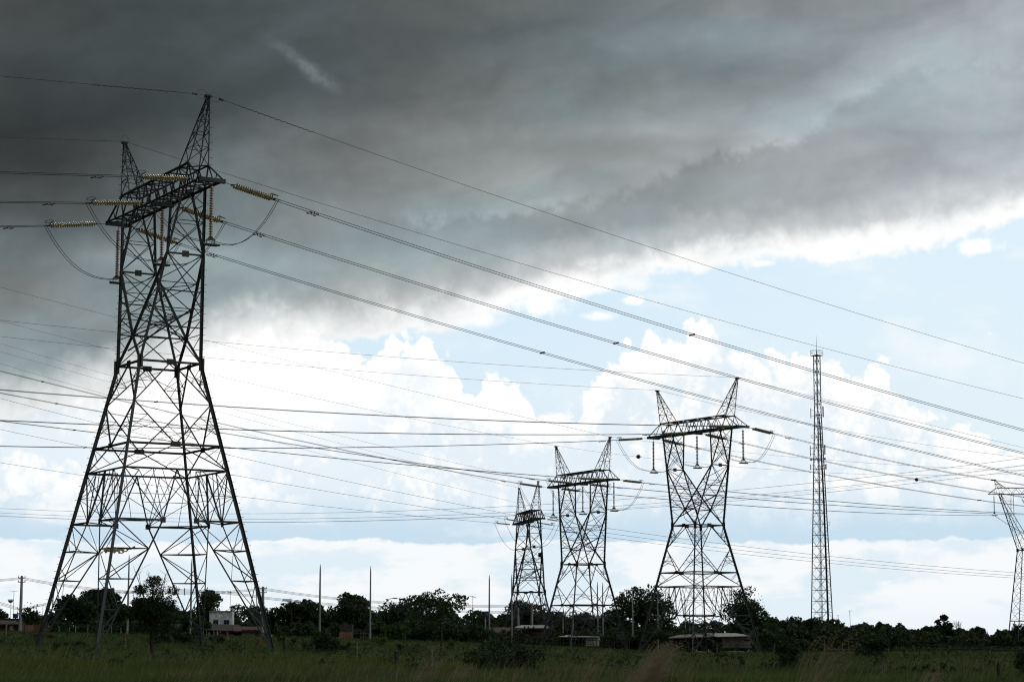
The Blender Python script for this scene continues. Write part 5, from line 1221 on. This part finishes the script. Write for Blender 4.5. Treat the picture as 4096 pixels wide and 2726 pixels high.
def slab(name, par, pts_px, th, m):      # a sloping roof from pixel/depth corners
    P = [ray(px, py, d)-par.location for px, py, d in pts_px]; o = link(name, MB().prism(P, (0, 0, -th)).mesh(name, M[m]), par); return o
def building(name, label, cat, px, d): return thing(name, label, cat, tuple(Vector((*gpt(px, d).xy, gpt(px, d).z))))
h = building('house', 'stained white two-storey house with two upper windows', 'house', 880, 300)
part_box('wall', h, 838, 926, 2444, 2545, 300, 2.5, 'white'); part_box('side_wall', h, 812, 838, 2443, 2545, 301.5, 5, 'tile_dark'); part_box('parapet', h, 836.5, 927.5, 2441, 2445, 299.8, 2.9, 'conc')  # side wall's dimness is put into its colour with the dark roof material
window(h, 853, 873, 2477, 2495, 300); window(h, 896, 917, 2477, 2495, 300)
link('dish_antenna', MB().lathe([(.02,0),(.3,.08),(.45,.22)], 12).tube([(0,0,0),(0,0,-.5)], .03, 5).mesh('dish_antenna', M['conc']), h).location = ray(813, 2436, 301)-h.location
h = building('house', 'low orange-walled house with a sagging dark roof below the white one', 'house', 900, 288)
part_box('wall', h, 872, 966, 2522, 2550, 288, 6, 'orange'); slab('roof', h, [(828, 2517, 287), (962, 2522, 287), (958, 2496, 293), (835, 2494, 293)], .15, 'tile_dark'); slab('roof', h, [(745, 2513, 287.5), (880, 2519, 287.5), (838, 2492, 293), (800, 2490, 293)], .15, 'tile')
window(h, 931, 964, 2530, 2543, 288, 3); part_box('carport_wall', h, 760, 868, 2519, 2550, 292, .4, 'brick')
for k in range(4): part_box('carport_post', h, 780+26*k, 782+26*k, 2516, 2550, 288, .15, 'cream')
h = building('house', 'low cream building with a scalloped red eave and dark doors', 'house', 1015, 286)
part_box('wall', h, 966.5, 1072, 2519, 2552, 286, 5, 'cream'); slab('roof', h, [(935, 2522, 285), (1080, 2522, 285), (1082, 2505, 290), (930, 2503, 290)], .14, 'tile')
for i in range(12): A = ray(970+i*9, 2521.5, 285.0); link('eave_tile', MB().tube([A-h.location+Vector((0, -.12, 0)), A-h.location+Vector((0, .6, .12))], .16, 7).mesh('eave_tile', M['tile']), h)
part_box('door', h, 1022, 1042, 2529, 2552, 285.9, .1, 'frame'); part_box('door', h, 1052, 1068, 2529, 2552, 285.9, .1, 'frame'); window(h, 1000, 1016, 2530, 2540, 286) if 0 else None
h = building('house', 'low brown-roofed house at the far left edge', 'house', 40, 275)
part_box('wall', h, -120, 85, 2494, 2530, 275, 7, 'brick'); slab('roof', h, [(-130, 2496, 274), (92, 2494, 274), (60, 2481, 280), (-100, 2474, 280)], .14, 'tile_dark'); part_box('white_panel', h, 38, 52, 2500, 2519, 274.9, .1, 'white')
h = building('house', 'reddish house with a flat parapet, behind the left utility pole', 'house', 120, 292)
part_box('wall', h, -60, 190, 2474, 2530, 292, 7, 'brick'); part_box('parapet', h, -62, 192, 2472, 2476, 291.8, 7.4, 'tile')
h = building('house', 'green-roofed low building between the left pole and the dark clump', 'house', 172, 310)
part_box('wall', h, 150, 215, 2474, 2530, 310, 6, 'conc'); slab('roof', h, [(148, 2476, 309.5), (220, 2476, 309.5), (214, 2458, 314), (162, 2458, 314)], .12, 'leaf_far')
h = building('plank_shed', 'small shed of upright orange-brown planks left of centre', 'shed', 1383, 242)
link('frame', MB().box((0, 1.2, .9), (1.35, 2.2, 1.6)).mesh('frame', M['wood_dark']), h); A, B = ray(1357, 2525, 242)-h.location, ray(1409, 2557, 242)-h.location
for i in range(9):
    x0 = A.x+(B.x-A.x)*i/9; w = (B.x-A.x)/9-.012; o = link('plank', MB().box((0, 0, 0), (w, .03, A.z-B.z+rnd.uniform(-.03, .03))).mesh('plank', M['wood_red']), h); o.location = (x0+w/2, rnd.uniform(-.02, .02), (A.z+B.z)/2)
h = building('brick_house', 'low brick house with pale metal canopy behind the smallest tower', 'house', 2110, 278)
part_box('wall', h, 2126, 2215, 2507, 2560, 279, 6, 'brick'); slab('roof', h, [(2050, 2509, 276), (2196, 2508, 276), (2188, 2497.5, 283), (2085, 2498, 283)], .12, 'sheet')
slab('roof', h, [(1945, 2530, 277), (2105, 2531, 277), (2090, 2507, 284), (1950, 2507, 284)], .15, 'tile'); part_box('wall', h, 1958, 2125, 2529, 2570, 279.5, 5, 'dark')  # second wall's near-black puts the shade under the roof into its colour
part_box('beam', h, 2125.5, 2190, 2512, 2519, 278.9, .1, 'block'); part_box('post', h, 2086, 2088, 2508, 2550, 276, .12, 'conc')
part_box('beam', h, 2060, 2150, 2508, 2510, 276.2, .12, 'wood_dark')
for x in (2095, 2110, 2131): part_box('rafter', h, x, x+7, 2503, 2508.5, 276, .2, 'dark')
h = building('shed', 'open shed with a pale end wall at the feet of the middle tower', 'shed', 2320, 262)
slab('roof', h, [(2232, 2544, 260), (2398, 2546, 260), (2396, 2538, 266), (2275, 2536, 266)], .08, 'sheet'); part_box('wall', h, 2343, 2400, 2546, 2582, 261, 5, 'cream'); part_box('shade_backing', h, 2245, 2343, 2545, 2582, 265.8, .2, 'dark')  # near-black sheet at the back paints the shade inside the open shed
for x in (2255, 2295, 2338): part_box('post', h, x, x+2, 2544, 2584, 260.5, .12, 'wood_dark')
h = building('hut', 'grey-roofed hut of rough blocks and boards under the V-headed tower', 'hut', 2900, 246)
slab('roof', h, [(2868, 2544, 244), (3014, 2541, 244), (2942, 2530, 251), (2805, 2531, 251)], .07, 'sheet'); part_box('wall', h, 2888, 3006, 2543, 2590, 245.5, 5, 'block')
A, B = ray(2908, 2561, 245.2)-h.location, ray(2941, 2588, 245.2)-h.location
for i in range(6): z = A.z+(B.z-A.z)*(i+.5)/6; o = link('plank', MB().box((0, 0, 0), (B.x-A.x+rnd.uniform(-.05, .05), .04, (A.z-B.z)/6-.02)).mesh('plank', M['wood']), h); o.location = ((A.x+B.x)/2, rnd.uniform(-.02, .02), z)
A, B = ray(2941, 2559, 245.3)-h.location, ray(2976, 2576, 245.3)-h.location
for i in range(4): z = A.z+(B.z-A.z)*(i+.5)/4; o = link('plank', MB().box((0, 0, 0), (B.x-A.x, .04, (A.z-B.z)/4-.02)).mesh('plank', M['wood']), h); o.location = ((A.x+B.x)/2, 0, z)
part_box('window_opening', h, 2977, 3000, 2556, 2562, 245.4, .1, 'dark')  # darkness of the opening painted on as a near-black box
o = link('leaning_board', MB().box((0, 0, 0), (1.9, .05, .16), Matrix.Rotation(R(5), 3, 'Y')).mesh('leaning_board', M['wood']), h); o.location = ray(2972, 2577, 245)-h.location
h = building('lean_to', 'dark open lean-to with a thatched-looking edge, left of the hut', 'shed', 2770, 248)
slab('roof', h, [(2672, 2548, 246), (2868, 2543, 246), (2850, 2531, 252), (2718, 2537, 252)], .10, 'wood'); part_box('shade_backing', h, 2690, 2886, 2543, 2592, 251, .2, 'dark')  # near-black sheet at the back paints the dark space under the lean-to
for x in (2694, 2726, 2772, 2820): part_box('post', h, x, x+2.2, 2543, 2592, 246.5, .14, 'wood_dark')
def tank(label, px, yt, yb, d, w, py_base, mpost='conc'):
    b = gpt(px, d); H1 = ray(px, yb, d).z-b.z; H2 = ray(px, yt, d).z-b.z; r = w/2/FOC*d; t = thing('water_tank', label, 'water tank', tuple(b))
    link('tank', MB().lathe([(r*.86, H1), (r*.93, H1+(H2-H1)*.5), (r, H2-.12), (r, H2-.05), (r*.5, H2+.03)], 16).mesh('tank', M['tank']), t); link('post', MB().tube([(0, 0, -.2), (0, 0, H1)], .10, 7).mesh('post', M[mpost]), t); link('stand', MB().box((0, 0, H1-.05), (r*1.5, r*1.5, .1)).mesh('stand', M['wood_dark']), t)
tank('blue water tank on a single pale post, left of the lone spike pole', 1941, 2443, 2461, 258, 26, 2515); tank('blue water tank on a thin red post behind the hut', 2861, 2480, 2497, 262, 20, 2550, 'brick')
tank('dark blue roof tank at far left, left one of two', 60, 2452, 2468, 292, 24, 2470); tank('dark blue roof tank at far left, beside the utility pole', 87, 2446, 2470, 294, 22, 2470)
def aerial(label, px, yt, d, kind=0, w=26):
    b = gpt(px, d); H = ray(px, yt, d).z-b.z; t = thing('tv_aerial', label, 'aerial', tuple(b), rnd.uniform(-.3, .3), 'television aerials over the roofs'); L = w/FOC*d
    link('mast', MB().tube([(0, 0, 0), (rnd.uniform(-.1, .1), 0, H)], .03, 5).mesh('mast', M['mast']), t); mb = MB()
    mb.tube([(-L*.5, 0, H), (L*.5, 0, H+(0 if kind else -L*.25))], .022, 4)
    if kind == 0:
        for i in range(7): x = -L*.5+L*i/6; z = H-(L*.25)*i/6; mb.tube([(x, -.5, z-.12), (x, .5, z+.12)], .012, 3)
    if kind == 2: mb.lathe([(.02, H-.5), (.25, H-.4), (.42, H-.1)], 10)
    link('aerial', mb.mesh('aerial', M['mast']), t)
for a in [('television aerial with a tilted boom above the centre roofs',1889,2381,285,0,26),('television aerial on a tall stick right of the telecom mast',3405,2441,300,1,18),('short aerial close to the right foot of the telecom mast',3354,2459,300,1,8),('tall tee aerial right of the far left roofs',50,2362,290,1,30),('round mesh aerial on a pole at far left',38,2395,290,2,22),('aerial with a long low boom at the left',142,2423,292,1,30),('plain rod aerial with small arms left of the dark clump',169,2418,296,1,5),('aerial behind the right half of the white house',918,2363,320,0,26),('aerial left of the white house',724,2410,330,1,10),('aerial above the dark clump, between the near legs',412,2331,285,1,12)]: aerial(*a)
# termite mounds, footing block, torn cloth, small things
def mound(label, px, yt, d, w):
    b = gpt(px, d); H = ray(px, yt, d).z-b.z; r0 = w/2/FOC*d; k = 12; mb = MB(); r = random.Random(int(px))
    mb.lathe([(r0*1.1, -.1), (r0*1.0, H*.25), (r0*.85, H*.6), (r0*.5, H*.9), (r0*.12, H)], k); mb.v = [(x*(1+r.uniform(-.12, .12)), y*(1+r.uniform(-.12, .12)), z+r.uniform(-.03, .03)) for x, y, z in mb.v]
    o = link('termite_mound', mb.mesh('termite_mound', M['earth'], True)); o.location = b; tag(o, label, 'termite mound', 'reddish termite mounds')
mound('reddish termite mound near the right foot of the tallest tower', 1039, 2550, 150, 22); mound('left of two reddish mounds at lower right', 3911, 2661, 90, 18); mound('right and redder of two mounds at lower right', 3946, 2656, 92, 22); mound('flat reddish mound left of the large right foreground bush', 3612, 2680, 80, 34)
c = gpt(1135, 121); o = link('concrete_block', MB().box((0, 0, .1), (1.12, 1.0, .9)).mesh('concrete_block', M['conc'])); o.location = (c.x, c.y-.3, ray(1135, 2607, 121).z-.55); tag(o, 'large low concrete block at the right foot of the tallest tower', 'concrete block')
tor = MB(); r = random.Random(3); N = 16
A0, B0 = ray(405, 2190, 120), ray(540, 2186, 120)
for j in range(4):
    for i in range(N+1):
        f = i/N; p = A0.lerp(B0, f); wd = .20*math.sin(math.pi*min(f*1.15+.1, 1))**.6+.04; tor.v.append((p.x-A0.x, .05*math.sin(i)+j*.03, p.z-A0.z+.10*math.sin(f*7)-wd*(j/3)+.04*r.gauss(0, 1)-.10*(1-f)))
for j in range(3):
    for i in range(N): a = j*(N+1)+i; tor.f.append([a, a+1, a+N+2, a+N+1]) if (i*7+j*3) % 11 else None
o = link('torn_cloth', tor.mesh('torn_cloth', M['cloth'], True)); o.location = A0; sm = o.modifiers.new('thickness', 'SOLIDIFY'); sm.thickness = .012; tag(o, 'torn pale plastic sheet snagged low on the near leg of the tallest tower', 'plastic sheet')
b = gpt(676, 175); t = thing('timber_frame', 'bare timber frame with a flat top rail behind the windswept tree', 'timber frame', tuple(b))
for x, hh in ((-.8, 1.35), (.7, 1.3)): link('post', MB().box((x, 0, hh/2), (.12, .12, hh)).mesh('post', M['wood']), t)
link('top_rail', MB().box((0, 0, 1.36), (1.9, .14, .08)).mesh('top_rail', M['wood']), t)
